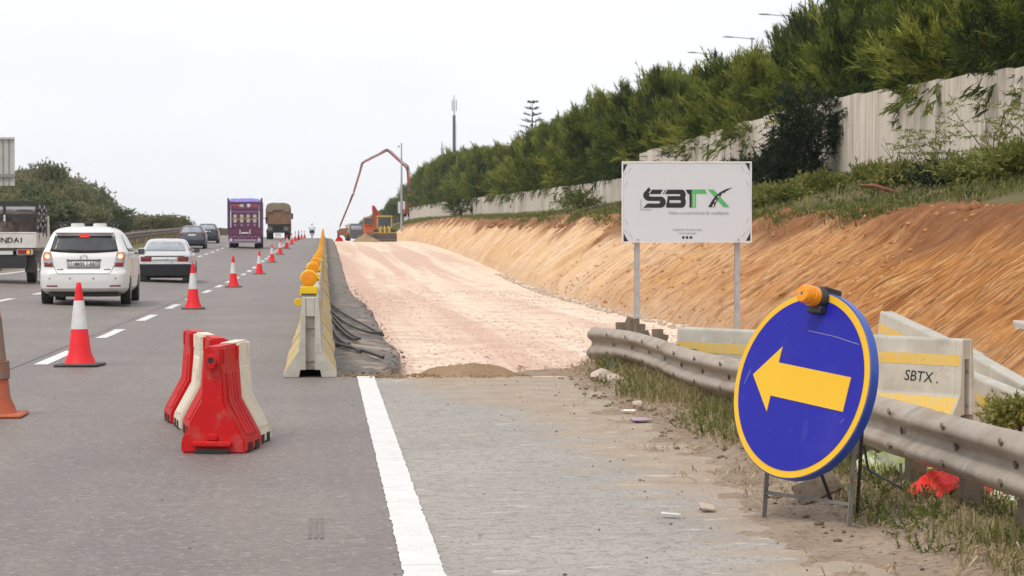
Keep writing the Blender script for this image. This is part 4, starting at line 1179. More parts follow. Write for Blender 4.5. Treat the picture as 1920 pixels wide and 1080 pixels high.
# ---- white minivan
D = 44.0; x = xat(156, D)
v = Car('minivan', 'white minivan with glowing brake lamps and roof bars, second vehicle from the left', 'car', (x, D, zroad(x, D)), R(1.5),
        [(.24, .30, 4.25, .78, .15), (.30, .10, 4.40, .85, .22), (.36, .02, 4.44, .885, .25), (.50, .0, 4.44, .895, .25), (.66, .0, 4.44, .895, .25), (.73, .06, 4.42, .89, .22), (.95, .10, 4.30, .88, .20),
         (1.00, .11, 3.55, .87, .2), (1.08, .15, 3.40, .85, .18), (1.16, .20, 3.25, .81, .16), (1.42, .36, 2.72, .70, .14), (1.50, .40, 2.5, .655, .14), (1.555, .47, 2.3, .60, .2), (1.60, .75, 2.1, .52, .2), (1.625, 1.1, 1.8, .36, .2)],
        [('body', .24, 1.625, M['p_white'])])
v.patch('rear_window', [(-.66, 1.135), (.66, 1.135), (.575, 1.42), (-.575, 1.42)], M['glass'], .006, 16, 6, bulge=-.035)
v.patch('rear_window_seal', [(-.69, 1.11), (.69, 1.11), (.60, 1.435), (-.60, 1.435)], M['black_plastic'], .003, 16, 6, bulge=-.035)
for sd_ in (-1, 1):
    q = [(1.0, 1.10), (3.1, 1.10), (2.5, 1.45), (1.05, 1.45)]
    v.patch('side_window', q, M['glass'], .005, 8, 4, side=sd_)
    v.patch('door_seam', [(1.62, .4), (1.64, .4), (1.64, 1.5), (1.62, 1.5)], M['dark_hole'], .0035, 1, 6, side=sd_)
    lp = v.patch('tail_lamp', [(sd_ * .60, .80), (sd_ * .80, .80), (sd_ * .845, 1.10), (sd_ * .66, 1.10)], M['clear_lens'], .012, 6, 6)
    v.patch('reflector_lens', [(sd_ * .62, .805), (sd_ * .775, .805), (sd_ * .80, .885), (sd_ * .635, .885)], M['red_lens'], .016, 5, 3, parent=lp)
    cx, cz = sd_ * .735, 1.015
    MB().lathe([(.078, v.rear(cx, cz) - .03), (.074, v.rear(cx, cz) + .03)], (cx, 0, cz), 'y', 20).build('lamp_ring', M['lit_red'], lp)
    MB().lathe([(.052, v.rear(cx, cz) - .036), (.05, v.rear(cx, cz))], (cx, 0, cz), 'y', 20).build('lamp_core', M['lit_core'], lp)
    v.patch('bumper_reflector', [(sd_ * .52, .395), (sd_ * .75, .395), (sd_ * .74, .425), (sd_ * .53, .425)], M['red_lens'], .006, 6, 1)
    v.patch('badge', [(sd_ * .47 - .06, .735), (sd_ * .47 + .06, .735), (sd_ * .47 + .06, .76), (sd_ * .47 - .06, .76)], M['alloy'], .006, 3, 1)
    v.patch('tailgate_seam', [(sd_ * .52, .66), (sd_ * .53, .66), (sd_ * .605, .80), (sd_ * .595, .80)], M['dark_hole'], .003, 1, 4)
v.patch('tailgate_seam', [(-.52, .652), (.52, .652), (.52, .662), (-.52, .662)], M['dark_hole'], .003, 12, 1)
v.patch('brake_lamp', [(-.10, 1.395), (.10, 1.395), (.095, 1.455), (-.095, 1.455)], M['lit_red'], .022, 4, 2)
v.patch('garnish', [(-.34, .925), (.34, .925), (.35, .955), (-.35, .955)], M['alloy'], .02, 8, 1)
pl = v.patch('number_plate', [(-.235, .80), (.235, .80), (.235, .905), (-.235, .905)], M['plate'], .012, 8, 2)
text_obj('plate_text', '18633 1-53', .095, M['ink'], pl, face_cam(0, v.rear(0, .85) - .016, .852), 0, .002)
v.patch('plate_recess', [(-.33, .76), (.33, .76), (.34, .924), (-.34, .924)], M['clear_lens'], .004, 10, 2)
MB().tube([(.07 * math.cos(a), v.rear(0, .99) - .012, .995 + .045 * math.sin(a)) for a in np.linspace(0, 2 * math.pi, 17)], .007, 6).build('emblem', M['alloy'], v.t)
MB().tube([(-.30, v.rear(-.3, 1.16) - .02, 1.155), (.02, v.rear(.02, 1.14) - .03, 1.13), (.33, v.rear(.33, 1.13) - .02, 1.14)], .013, 6).build('rear_wiper', M['rubber'], v.t)
for xx in (-.68, -.27, .20, .64):
    MB().lathe([(.017, v.rear(xx, .56) - .006), (.016, v.rear(xx, .56) + .01)], (xx, 0, .56), 'y', 10).build('parking_sensor', M['post'], v.t)
MB().prism([(.30, 1.50), (.36, 1.462), (.6, 1.50), (.7, 1.57)], 'x', -.585, .585).build('spoiler', M['p_white'], v.t, bevel=.012, smooth=True)
MB().box(-.70, .70, .12, .5, .19, .27).box(-.62, .62, .4, 3.9, .18, .30).lathe([(.03, .02), (.03, .3)], (-.42, 0, .2), 'y', 10).build('underbody', M['dark_hole'], v.t)
for sd_ in (-1, 1):
    MB().tube([(sd_ * .52, .95, 1.60), (sd_ * .55, 1.1, 1.665), (sd_ * .55, 2.2, 1.665), (sd_ * .5, 2.4, 1.6)], .018, 8).build('roof_rail', M['black_plastic'], v.t)
    MB().lathe([(.11, 1.60), (.10, 1.685), (.05, 1.70)], (sd_ * .17, 1.4, 0), 'z', 12).xf(Matrix.Diagonal((1.35, 1, 1, 1))).build('roof_pod', M['p_white'], v.t, smooth=True)
MB().box(-.66, .66, 1.15, 1.22, 1.69, 1.715).box(-.6, -.5, 1.13, 1.24, 1.63, 1.69).box(.5, .6, 1.13, 1.24, 1.63, 1.69).build('roof_bar', M['black_plastic'], v.t, bevel=.008)
v.wheel(.83, .80, .315); v.wheel(3.6, .80, .315)
v.mirror(2.95, 1.02, M['p_white'])
# ---- silver sedan
D = 67.5; x = xat(308, D)
v = Car('sedan', 'old silver sedan with black bumper and sagging rear, behind the second cone', 'car', (x, D, zroad(x, D)), R(1),
        [(.17, .14, 4.3, .78, .12), (.22, .03, 4.4, .83, .15), (.56, .0, 4.42, .845, .15), (.585, .02, 4.4, .84, .15), (.60, .08, 4.36, .83, .13), (.84, .11, 4.3, .81, .12), (.875, .13, 4.2, .79, .13), (.91, .22, 3.3, .77, .14), (.935, .52, 3.2, .75, .14),
         (1.02, .68, 3.05, .715, .12), (1.30, 1.18, 2.5, .60, .12), (1.355, 1.34, 2.3, .53, .2), (1.38, 1.6, 2.0, .36, .2)],
        [('bumper', .17, .585, M['p_black']), ('body', .5855, 1.38, M['p_silver'])], .05)
v.patch('rear_window', [(-.63, .985), (.63, .985), (.535, 1.31), (-.535, 1.31)], M['glass_reflection'], .005, 12, 6)
v.patch('lamp_panel', [(-.40, .685), (.40, .685), (.40, .79), (-.40, .79)], M['plate'], .01, 10, 2)
v.patch('number_plate', [(-.10, .70), (.10, .70), (.10, .775), (-.10, .775)], M['sign_white'], .016, 4, 1)
v.patch('boot_lip', [(-.62, .81), (.62, .81), (.62, .835), (-.62, .835)], M['black_plastic'], .012, 12, 1)
for sd_ in (-1, 1):
    lp = v.patch('tail_lamp', [(sd_ * .41, .665), (sd_ * .735, .665), (sd_ * .745, .81), (sd_ * .41, .81)], M['red_lens'], .012, 6, 3)
    v.patch('lamp_strip', [(sd_ * .43, .745), (sd_ * .72, .745), (sd_ * .72, .80), (sd_ * .43, .80)], mat('smoked_red_lens', (.16, .05, .04), rough=.25), .016, 5, 1, parent=lp)
    v.patch('side_window', [(1.2, .99), (2.9, .99), (2.5, 1.29), (1.4, 1.29)], M['glass'], .005, 8, 3, side=sd_)
    v.patch('mud_flap', [(sd_ * .55, .05), (sd_ * .77, .05), (sd_ * .77, .2), (sd_ * .55, .2)], M['rubber'], -.01, 2, 2)
MB().lathe([(.018, v.rear(.22, .63) - .01), (.018, v.rear(.22, .63) + .02)], (.22, 0, .63), 'y', 10).build('boot_lock', M['black_plastic'], v.t)
MB().box(-.55, .55, .2, 3.9, .14, .24).tube([(-.3, .05, .16), (-.3, .5, .17)], .03, 8).build('underbody', M['dark_hole'], v.t)
v.wheel(.80, .745, .295, .17); v.wheel(3.45, .745, .295, .17)
v.mirror(2.85, .92, M['black_plastic'])
# ---- hatchbacks ahead
def hatch(label, px, D, p, glass, wscale=1, lower=None, rz=1., name='hatchback'):
    x = xat(px, D); W_ = wscale
    v = Car(name, label, 'car', (x, D, zroad(x, D)), R(rz),
            [(.22, .2, 4.0, .74 * W_, .15), (.30, .03, 4.1, .83 * W_, .2), (.55, .0, 4.12, .85 * W_, .2), (.70, .03, 4.1, .85 * W_, .18), (.95, .08, 3.95, .83 * W_, .16), (1.0, .10, 3.3, .82 * W_, .15),
             (1.06, .13, 3.2, .79 * W_, .14), (1.36, .38, 2.5, .64 * W_, .13), (1.44, .46, 2.3, .58 * W_, .18), (1.49, .9, 1.9, .42 * W_, .2)],
            ([('bumper', .22, .55, lower), ('body', .551, 1.49, p)] if lower else [('body', .22, 1.49, p)]), .06)
    v.patch('rear_window', [(-.66 * W_, 1.03), (.66 * W_, 1.03), (.57 * W_, 1.38), (-.57 * W_, 1.38)], glass, .006, 10, 5)
    for s_ in (-1, 1):
        v.patch('tail_lamp', [(s_ * .58 * W_, .86), (s_ * .80 * W_, .86), (s_ * .79 * W_, 1.02), (s_ * .60 * W_, 1.02)], M['red_lens'], .012, 5, 3)
        v.patch('side_window', [(.8, 1.05), (2.9, 1.05), (2.4, 1.37), (.9, 1.37)], M['glass'], .005, 6, 3, side=s_)
    v.patch('number_plate', [(-.25, .80), (.25, .80), (.25, .92), (-.25, .92)], M['plate'], .014, 6, 1)
    v.patch('bumper_crease', [(-.8 * W_, .60), (.8 * W_, .60), (.8 * W_, .62), (-.8 * W_, .62)], M['dark_hole'], .003, 12, 1)
    MB().box(-.6 * W_, .6 * W_, .15, 3.6, .16, .26).build('underbody', M['dark_hole'], v.t)
    v.wheel(.72, .75 * W_, .30, .19); v.wheel(3.2, .75 * W_, .30, .19); v.mirror(2.7, .98, p)
    return v
hatch('dark grey hatchback with a white plate in the left lane beside the median rail', 360, 139, M['p_grey'], M['glass_reflection'], 1.0, M['p_navy'])
hatch('dark car with red lamps half hidden behind the dark grey hatchback', 388.5, 163, M['p_navy'], M['glass_reflection'], .97)
hatch('white car mostly hidden between the pickup truck and the white minivan', 137, 76, M['p_white'], M['glass'], 1.05, None, 1., 'parked_car' if False else 'hatchback')
# ---- panel van on the other carriageway
D = 285; x = xat(253, D)
v = Car('van', 'pale van on the opposite carriageway showing above the median rail', 'van', (x, D, zroad(x, D) + .0), R(180),
        [(.3, .1, 4.8, .85, .15), (.4, 0, 5, .92, .15), (1.2, .02, 4.9, .95, .12), (1.5, .03, 4.2, .95, .12), (2.2, .08, 3.4, .90, .12), (2.35, .2, 3.2, .8, .2), (2.4, .5, 3.0, .6, .2)],
        [('body', .3, 2.4, M['p_white'])])
v.wheel(.9, .85, .33); v.wheel(4.0, .85, .33)
MB().box(-.72, .72, 3.75, 3.95, 1.45, 2.0, Matrix.Rotation(R(48), 3, 'X')).build('windscreen', M['glass_reflection'], v.t)
# ---- pickup with stake body
M['blanket'] = mat('brown_blanket', (.17, .12, .105), (.10, .075, .07), 2.2, rough=.95, bmp=.6, bscale=6, bdist=.05, stains=(((.28, .21, .19), 4, .55, .7), ((.05, .04, .04), 3, .6, .72)))
M['tail_white'] = mat('truck_white_paint', (.70, .68, .64), (.6, .57, .52), 3, rough=.45, stains=(((.42, .36, .3), 5, .6, .75),))
D = 60.0; x = xat(7, D)
t = thing('pickup_truck', 'white pickup truck with a slatted load bed full of brown blankets, at the left edge', 'truck', (x, D, zroad(x, D) + .0), R(1.5))
MB().box(-.89, .89, 0, .045, .98, 1.42).box(-.87, .87, -.014, -.0005, 1.385, 1.415).box(-.87, .87, -.014, -.0005, .985, 1.01).build('tailgate', M['tail_white'], t, bevel=.012)
for k_, ch_ in enumerate('HYUNDAI'):
    text_obj('tailgate_letter', ch_, .20, M['ink'], t, face_cam((-.49, -.325, -.16, .01, .175, .345, .475)[k_], -.006, 1.19) @ Matrix.Diagonal((1.15, 1, 1, 1)), 0, .003, .003)
for s_ in (-1, 1): MB().box(s_ * .88 - .02, s_ * .88 + .02, .05, 2.9, .98, 1.40).build('drop_side', M['tail_white'], t, bevel=.01)
MB().box(-.88, .88, .05, 2.9, .90, .979).build('load_floor', M['post'], t)
ld = MB()
for (xa, ya, za, ra, ha) in ((-.5, .35, 1.0, .42, 1.02), (.05, .32, 1.0, .45, .98), (.5, .36, 1.0, .4, 1.05), (-.2, 1.2, 1.0, .6, 1.1), (.35, 1.4, 1.0, .55, 1.1), (-.45, 2.1, 1., .5, 1.1), (.4, 2.3, 1., .5, 1.1)):
    prof = [(ra * .9, 0)] + [(ra * (1 + .08 * math.sin(k_ * 2.1 + xa * 9)), ha * k_ / 6) for k_ in range(1, 6)] + [(ra * .55, ha), (.05, ha * 1.03)]
    ld.lathe(prof, (xa, ya + .2, za), 'z', 14)
ld.build('blanket_load', M['blanket'], t, smooth=True)
for s_ in (-1, 1):
    for k_ in range(8):
        MB().box(s_ * .87 - .02, s_ * .87 + .02, .08 + k_ * .39, .13 + k_ * .39, 1.40, 2.23).build('stake', M['black_plastic'], t)
    for z_ in (1.55, 1.72, 1.89, 2.06):
        MB().box(s_ * .895 - .012, s_ * .895 + .012, .06, 2.9, z_, z_ + .07).build('side_slat', M['blanket'], t)
    wr_ = MB()
    for k_ in range(16):
        y_ = .1 + k_ * .18; wr_.box(s_ * .912 - .006, s_ * .912 + .012, y_, y_ + .06, 1.5 + (k_ * 37 % 7) * .1, 1.58 + (k_ * 37 % 7) * .1)
    wr_.build('white_tie', M['sign_white'], t)
MB().box(-.89, .89, .02, .08, 2.16, 2.27).build('top_rail', M['black_plastic'], t)
MB().box(-.89, .89, .03, .07, 1.80, 1.92).build('rear_slat', M['black_plastic'], t)
MB().box(-.02, .06, .0, .05, 1.9, 2.16).build('stake', M['black_plastic'], t); MB().box(.0, .05, -.02, -.001, 1.72, 1.90).build('white_tie', M['sign_white'], t)
MB().box(-.85, .85, .3, .34, 2.05, 2.13).build('load_sheet', M['sign_white'], t)
for s_ in (-1, 1):
    lp = MB().box(s_ * .34, s_ * .80, -.01, .04, .78, .955).build('lamp_housing', M['tail_white'], t, bevel=.03, seg=2)
    MB().box(s_ * .38, s_ * .60, -.03, -.0105, .82, .93).build('tail_lamp', M['red_lens'], lp, bevel=.015)
    MB().box(s_ * .605, s_ * .74, -.03, -.0105, .82, .93).build('indicator_lens', M['red_lens'], lp, bevel=.015)
    if s_ > 0:
        MB().lathe([(.045, -.036), (.04, -.031)], (.665, 0, .865), 'y', 14).build('indicator_glow', M['lit_orange'], lp)
    ty = MB().lathe([(.17, -.12), (.29, -.12), (.31, -.09), (.31, .09), (.29, .12), (.17, .12)], (s_ * .68, .75, .31), 'x', 24).build('wheel', M['tyre'], t, smooth=True)
    MB().lathe([(.165, -.10), (.06, -.04), (.06, .04), (.165, .10)], (s_ * .68, .75, .31), 'x', 16).build('rim', M['alloy'], ty)
    MB().lathe([(.17, -.1), (.29, -.1), (.31, -.08), (.31, .08), (.29, .1), (.17, .1)], (s_ * .72, 3.6, .31), 'x', 20).build('wheel', M['tyre'], t, smooth=True)
    MB().box(s_ * .54, s_ * .82, .28, .30, .30, .80).build('mud_flap', M['rubber'], t)
    MB().box(s_ * .98, s_ * 1.16, 3.3, 3.4, 1.30, 1.62).build('wing_mirror', M['black_plastic'], t, bevel=.02)
MB().box(-.35, .25, -.03, -.0, .80, .90).build('number_plate', M['plate'], t)
MB().box(-.62, .62, .02, .3, .42, .76).box(-.4, .4, .3, 3.2, .45, .88).lathe([(.1, .25), (.1, .9)], (-.25, 0, .42), 'y', 10).build('chassis', M['p_black'], t)
MB().prism([(2.98, .55), (4.6, .55), (4.65, 1.0), (4.25, 1.25), (3.95, 1.93), (3.1, 1.97), (2.98, 1.9)], 'x', -.84, .84).build('cab', M['tail_white'], t, bevel=.04)
# ---- purple decorated truck
M['t_purple'] = mat('purple_truck_paint', (.12, .06, .13), (.09, .042, .098), 5, rough=.55, stains=(((.20, .12, .2), 8, .6, .75),))
M['t_plum'] = mat('plum_truck_paint', (.155, .04, .095), (.115, .028, .075), 6, rough=.6)
M['t_tarp'] = mat('violet_tarpaulin', (.20, .17, .50), (.26, .24, .58), 3, rough=.7)
M['t_deco'] = mat('cream_decoration', (.55, .50, .42), (.42, .38, .34), 14, rough=.7)
M['t_lilac'] = mat('lilac_decoration', (.34, .24, .38), (.25, .15, .28), 12, rough=.7)
D = 146; x = xat(459.5, D)
t = thing('truck', 'tall purple decorated truck with rosettes on its tailgate', 'truck', (x, D, zroad(x, D)), R(.5))
W2 = 1.13
MB().box(-W2, W2, .02, 5.2, .95, 3.18).build('cargo_body', M['t_purple'], t)
MB().box(-W2 + .05, W2 - .05, -.012, .018, 1.32, 3.1).build('tailgate', M['t_plum'], t)
for s_ in (-1, 1):
    MB().box(s_ * W2 - .06, s_ * W2 + .06, -.05, .0195, .95, 3.42).build('corner_post', M['t_purple'], t)
    MB().box(s_ * .96 - .035, s_ * .96 + .035, -.06, -.013, 1.42, 2.55).build('white_post', M['sign_white'], t)
    MB().box(s_ * .95 - .04, s_ * .95 + .04, -.06, -.013, 2.56, 2.98).build('white_post', M['t_lilac'], t)
    MB().box(s_ * .62 - .24, s_ * .62 + .24, -.05, -.013, 2.84, 2.97).build('red_panel', mat('red_panel_paint', (.42, .09, .06), rough=.6), t)
MB().lathe([(.12, -.09), (.13, -.06), (.12, -.013)], (.25, 0, 2.91), 'y', 16).build('white_lamp', M['sign_white'], t)
MB().lathe([(.11, -.05), (.11, -.013)], (-.15, 0, 2.9), 'y', 14).xf(Matrix.Diagonal((1.5, 1, 1, 1))).build('oval_badge', M['t_deco'], t)
for z_ in (2.50, 2.42, 2.73): MB().box(-.9, .9, -.055, -.013, z_, z_ + .035).build('trim_bar', M['t_lilac'], t)
for k_ in range(4):
    for z_, mm in ((2.18, 't_deco'), (1.86, 't_deco'), (1.58, 't_lilac')):
        xx = -.66 + k_ * .44; r_ = .135 if z_ > 1.6 else .10
        pet = MB()
        for a_ in range(6):
            pet.lathe([(r_ * .45, -.05), (r_ * .3, -.065), (.01, -.07)], (xx + r_ * .55 * math.cos(a_ * 1.047), 0, z_ + r_ * .55 * math.sin(a_ * 1.047)), 'y', 8)
        pet.lathe([(r_ * .95, -.045), (r_ * .95, -.013)], (xx, 0, z_), 'y', 14)
        pet.build('rosette', M[mm], t)
MB().tube([(-.9, -.03, 2.02), (-.45, -.03, 1.98), (0, -.03, 2.03), (.45, -.03, 1.97), (.9, -.03, 2.02)], .03, 6).build('yellow_garland', mat('garland', (.5, .42, .2), rough=.7), t)
MB().box(-1.08, 1.08, -.03, .3, .95, 1.30).build('rear_sill', M['t_plum'], t)
MB().box(-.38, -.29, -.07, -.031, .95, 1.28).box(.29, .38, -.07, -.031, .95, 1.28).build('plate_bracket', M['t_deco'], t)
MB().box(-.24, .24, -.06, -.031, 1.0, 1.10).build('number_plate', M['plate'], t)
MB().box(-1.12, 1.12, -.08, .2, .55, .93).build('bumper', M['t_plum'], t)
for k_ in range(9):
    MB().lathe([(.05, -.11), (.055, -.0805)], (-.9 + k_ * .225, 0, .80 if k_ % 2 else .74), 'y', 10).build('bumper_stud', M['t_lilac'], t)
for s_ in (-1, 1):
    MB().lathe([(.10, -.12), (.11, -.0805)], (s_ * .95, 0, .57), 'y', 14).build('round_lamp', M['sign_white'], t)
MB().box(-.75, .75, -.1, -.0805, .53, .60).build('bumper_trim', M['t_deco'], t)
MB().box(-1.1, 1.1, -.06, .1, .36, .545).build('under_bar', M['t_lilac'], t)
MB().box(-.5, .5, .3, 6.5, .5, .94).build('chassis', M['p_black'], t)
for s_ in (-1, 1):
    for y_ in (1.3, 5.9):
        MB().lathe([(.25, -.24), (.44, -.24), (.47, -.2), (.47, .2), (.44, .24), (.25, .24)], (s_ * .86, y_, .47), 'x', 22).build('wheel', M['tyre'], t, smooth=True)
    MB().box(s_ * 1.26, s_ * 1.4, 6.2, 6.3, 1.85, 2.2).box(s_ * 1.1, s_ * 1.26, 6.22, 6.26, 2.1, 2.14).build('wing_mirror', M['black_plastic'], t)
MB().box(-1.1, 1.1, 5.4, 7.0, .6, 2.75).build('cab', M['t_purple'], t, bevel=.08)
tu, tv = np.meshgrid(np.linspace(-W2, W2, 24), np.linspace(0, 5.2, 30))
tz = 3.20 + .22 * np.clip(1 - (tu / W2) ** 2, 0, 1) ** .4 + .14 * fbm(tu * 2.2, tv * 1.5, 3, 120)
tz[0, :] = 3.16; tz[:, 0] = 3.16; tz[:, -1] = 3.16
gridmesh('tarpaulin', tu, tv, tz, M['t_tarp'], t)
# ---- brown dump truck
M['d_tarp'] = mat('brown_tarpaulin', (.19, .15, .10), (.14, .115, .08), 2, rough=.9, bmp=.4, bscale=5, bdist=.05)
M['d_body'] = mat('rust_brown_body', (.23, .13, .075), (.17, .10, .06), 3, rough=.8, stains=(((.28, .19, .13), 4, .55, .75),))
D = 207; x = xat(521.5, D)
t = thing('dump_truck', 'brown dump truck under a dusty tarpaulin, ahead of the purple truck', 'truck', (x, D, zroad(x, D) + .05), R(0))
MB().prism([(-1.12, 1.45), (1.12, 1.45), (1.14, 3.0), (-1.14, 3.0)], 'y', 0, 5.5).build('dump_body', M['d_body'], t, bevel=.03)
for s_ in (-1, 1): MB().box(s_ * 1.1 - .09, s_ * 1.1 + .09, -.06, -.001, 1.45, 2.9).build('corner_post', M['d_body'], t)
MB().box(-1.05, 1.05, -.07, -.001, 1.45, 1.58).build('tail_sill', M['d_body'], t)
tu, tv = np.meshgrid(np.linspace(-1.2, 1.2, 26), np.linspace(-.12, 5.5, 26))
tz = 3.0 + .5 * np.clip(1 - (tu / 1.25) ** 4, 0, 1) ** .6 + .10 * fbm(tu * 2, tv * 1.5, 3, 130)
tz[0, :] = 2.62 + .22 * (np.abs(tu[0]) < .5) + .1 * fbm(tu[0] * 3, tu[0] * 0, 3, 5); tz[1, :] -= .05
tz[:, 0] = 2.75; tz[:, -1] = 2.75
gridmesh('tarpaulin', tu, tv, tz, M['d_tarp'], t)
MB().box(-1.0, -.55, -.03, .1, .82, 1.2).box(.55, 1.0, -.03, .1, .82, 1.2).build('mud_guard', mat('dusty_flap', (.20, .165, .13), rough=.9), t)
MB().box(-1.0, 1.0, .0, .4, 1.2, 1.44).box(-.45, .45, .2, 6.5, .6, 1.44).build('chassis', M['p_black'], t)
MB().box(-1.15, 1.15, -.05, .2, .62, .82).build('bumper', M['p_black'], t)
MB().box(-.30, .30, -.08, -.0505, .25, .62).build('number_plate', M['plate'], t)
for s_ in (-1, 1):
    for y_ in (.9, 2.2, 6.2):
        MB().lathe([(.28, -.26), (.48, -.26), (.52, -.2), (.52, .2), (.48, .26), (.28, .26)], (s_ * .86, y_, .52), 'x', 22).build('wheel', M['tyre'], t, smooth=True)
    MB().box(s_ * 1.18, s_ * 1.36, 6.0, 6.1, 2.0, 2.55).box(s_ * 1.0, s_ * 1.18, 6.03, 6.08, 2.4, 2.45).build('wing_mirror', M['black_plastic'], t)
MB().box(-1.15, 1.15, 5.7, 7.4, .7, 2.8).build('cab', M['d_body'], t, bevel=.08)
# ---- motorcycle and rider
D = 256; x = xat(585, D); zb = zroad(x, D)
t = thing('motorcycle', 'dark motorcycle riding away on the closed lane between cones and barrier row', 'motorcycle', (x, D, zb))
for y_ in (.0, 1.35):
    wh = MB().lathe([(.18, -.05), (.27, -.06), (.30, -.03), (.30, .03), (.27, .06), (.18, .05)], (0, y_ + .3, .30), 'x', 20).build('wheel', M['tyre'], t, smooth=True)
    MB().lathe([(.17, -.02), (.05, -.03), (.05, .03), (.17, .02)], (0, y_ + .3, .30), 'x', 14).build('rim', M['alloy'], wh)
MB().prism([(.2, .55), (1.3, .45), (1.55, .95), (1.1, 1.0), (.75, .82), (.0, .90), (-.02, .78)], 'x', -.16, .16).build('frame_body', M['p_navy'], t, bevel=.04)
MB().box(-.30, .30, -.05, .28, .62, .98).build('top_box', M['p_black'], t, bevel=.05)
MB().box(-.06, .06, -.07, -.051, .70, .78).build('tail_lamp', M['red_lens'], t); MB().box(-.10, .10, -.06, -.04, .48, .60).build('number_plate', M['plate'], t)
MB().tube([(-.38, 1.15, 1.05), (-.15, 1.3, 1.08), (.15, 1.3, 1.08), (.38, 1.15, 1.05)], .018, 6).build('handlebar', M['black_plastic'], t)
def skin_person(name, V, E, RAD, m, parent=None, sub=2, root=0):
    me = bpy.data.meshes.new(name); me.from_pydata(V, E, []); o = link(bpy.data.objects.new(name, me), parent)
    sk = o.modifiers.new('skin', 'SKIN'); sk.use_smooth_shade = True
    for i_, r_ in enumerate(RAD): me.skin_vertices[0].data[i_].radius = (r_, r_)
    me.skin_vertices[0].data[root].use_root = True
    ss = o.modifiers.new('sub', 'SUBSURF'); ss.levels = sub; ss.render_levels = sub
    me.materials.append(m)
    return o
M['jacket'] = mat('white_jacket', (.72, .72, .72), (.62, .62, .63), 4, rough=.8)
V = [(0, .45, .88), (0, .52, 1.10), (0, .62, 1.32), (0, .68, 1.45), (0, .70, 1.55), (0, .72, 1.66),
     (.21, .64, 1.36), (.34, .85, 1.18), (.36, 1.12, 1.07), (-.21, .64, 1.36), (-.34, .85, 1.18), (-.36, 1.12, 1.07),
     (.13, .50, .86), (.25, .90, .80), (.20, .70, .42), (.20, .86, .36), (-.13, .50, .86), (-.25, .90, .80), (-.20, .70, .42), (-.20, .86, .36)]
E = [(0, 1), (1, 2), (2, 3), (3, 4), (4, 5), (2, 6), (6, 7), (7, 8), (2, 9), (9, 10), (10, 11), (0, 12), (12, 13), (13, 14), (14, 15), (0, 16), (16, 17), (17, 18), (18, 19)]
RAD = [.17, .17, .19, .08, .07, .10, .085, .065, .05, .085, .065, .05, .11, .08, .06, .05, .11, .08, .06, .05]
pr = skin_person('person', V, E, RAD, M['jacket'])
pr.location = (x, D, zb); tag(pr, 'person in a white jacket and helmet riding the dark motorcycle', 'person')
MB().lathe([(.06, -.15), (.12, -.11), (.145, -.02), (.135, .07), (.08, .13), (.01, .15)], (0, .72, 1.68), 'z', 16).build('helmet', M['sign_white'], pr, smooth=True)
MB().box(-.20, .20, .32, .62, .80, .93).build('trousers', M['p_black'], pr, bevel=.05)
# ================================================================== machines at the far end of the bed
M['m_orange'] = mat('orange_machine_paint', (.62, .15, .045), (.52, .12, .04), 4, rough=.6, stains=(((.40, .22, .14), 5, .55, .75),))
M['m_red'] = mat('dark_red_boom_paint', (.44, .05, .042), (.33, .045, .04), 3, rough=.6, stains=(((.3, .16, .12), 4, .58, .75),))
M['m_yellow'] = mat('yellow_machine_paint', (.55, .36, .06), (.46, .30, .07), 4, rough=.6, stains=(((.36, .26, .14), 5, .5, .72),))
M['m_bucket'] = mat('worn_bucket_steel', (.17, .12, .09), (.11, .08, .07), 3, rough=.7, metal=.2)
zbed = lambda D: float(zr(D)) - .36
D = 252; x = xat(702, D)
t = thing('excavator', 'orange crawler excavator with its dark red boom folded upright', 'excavator', (x, D, zbed(D)))
for s_ in (-1, 1):
    MB().prism([(-1.7, .25), (-1.4, 0), (1.4, 0), (1.7, .25), (1.7, .6), (1.4, .85), (-1.4, .85), (-1.7, .6)], 'x', s_ * 1.15 - .27, s_ * 1.15 + .27).xf(Matrix.Rotation(R(20), 4, 'Z')).build('crawler_track', M['m_bucket'], t)
MB().box(-1.3, 1.2, -.9, 1.7, .95, 1.9).build('engine_house', M['m_orange'], t, bevel=.08)
MB().box(-1.3, -.35, -1.2, .2, 1.9, 2.85).build('cab', M['m_orange'], t, bevel=.08)
MB().box(-1.22, -.43, -1.23, -1.202, 2.05, 2.7).build('cab_window', M['glass'], t)
MB().prism([(.0, 1.7), (.62, 1.5), (.55, 3.2), (.05, 4.1), (-.28, 4.25), (-.3, 3.7)], 'y', -1.5, -1.05).build('boom', M['m_red'], t, bevel=.03)
MB().prism([(.0, 4.05), (-.25, 4.2), (.35, 3.1), (.95, .6), (1.15, .5), (1.05, 1.3), (.6, 3.3)], 'y', -2.0, -1.6).build('dipper_arm', M['m_red'], t, bevel=.03)
MB().prism([(.7, .9), (1.25, .9), (1.4, .35), (1.1, .0), (.75, .25)], 'y', -2.4, -1.5).build('bucket', M['m_bucket'], t)
D = 240; x = xat(721, D)
t = thing('wheel_loader', 'yellow wheel loader facing the camera with its wide brown bucket lowered', 'loader', (x, D, zbed(D)))
pf = [(-.75, .15), (-.15, .02), (.62, .1), (.62, .22), (-.05, .2), (-.55, .35), (-.6, .95), (-.75, .95)]
MB().prism([(-p_[0], p_[1]) for p_ in pf], 'x', -1.3, 1.3).xf(Matrix.Translation((0, -2.3, 0))).box(-1.3, -1.22, -2.8, -1.6, .1, .95).box(1.22, 1.3, -2.8, -1.6, .1, .95).build('bucket', M['m_bucket'], t)
MB().box(-1.28, 1.28, -1.55, -1.49, .86, 1.06).build('bucket_lip', M['m_yellow'], t)
for xx in (-.55, 0, .55):
    MB().tube([(xx, -1.5, .9), (xx * .9, -1.2, 1.5), (xx * .7, -.2, 1.7)], .10, 8).build('lift_arm', M['m_yellow'], t)
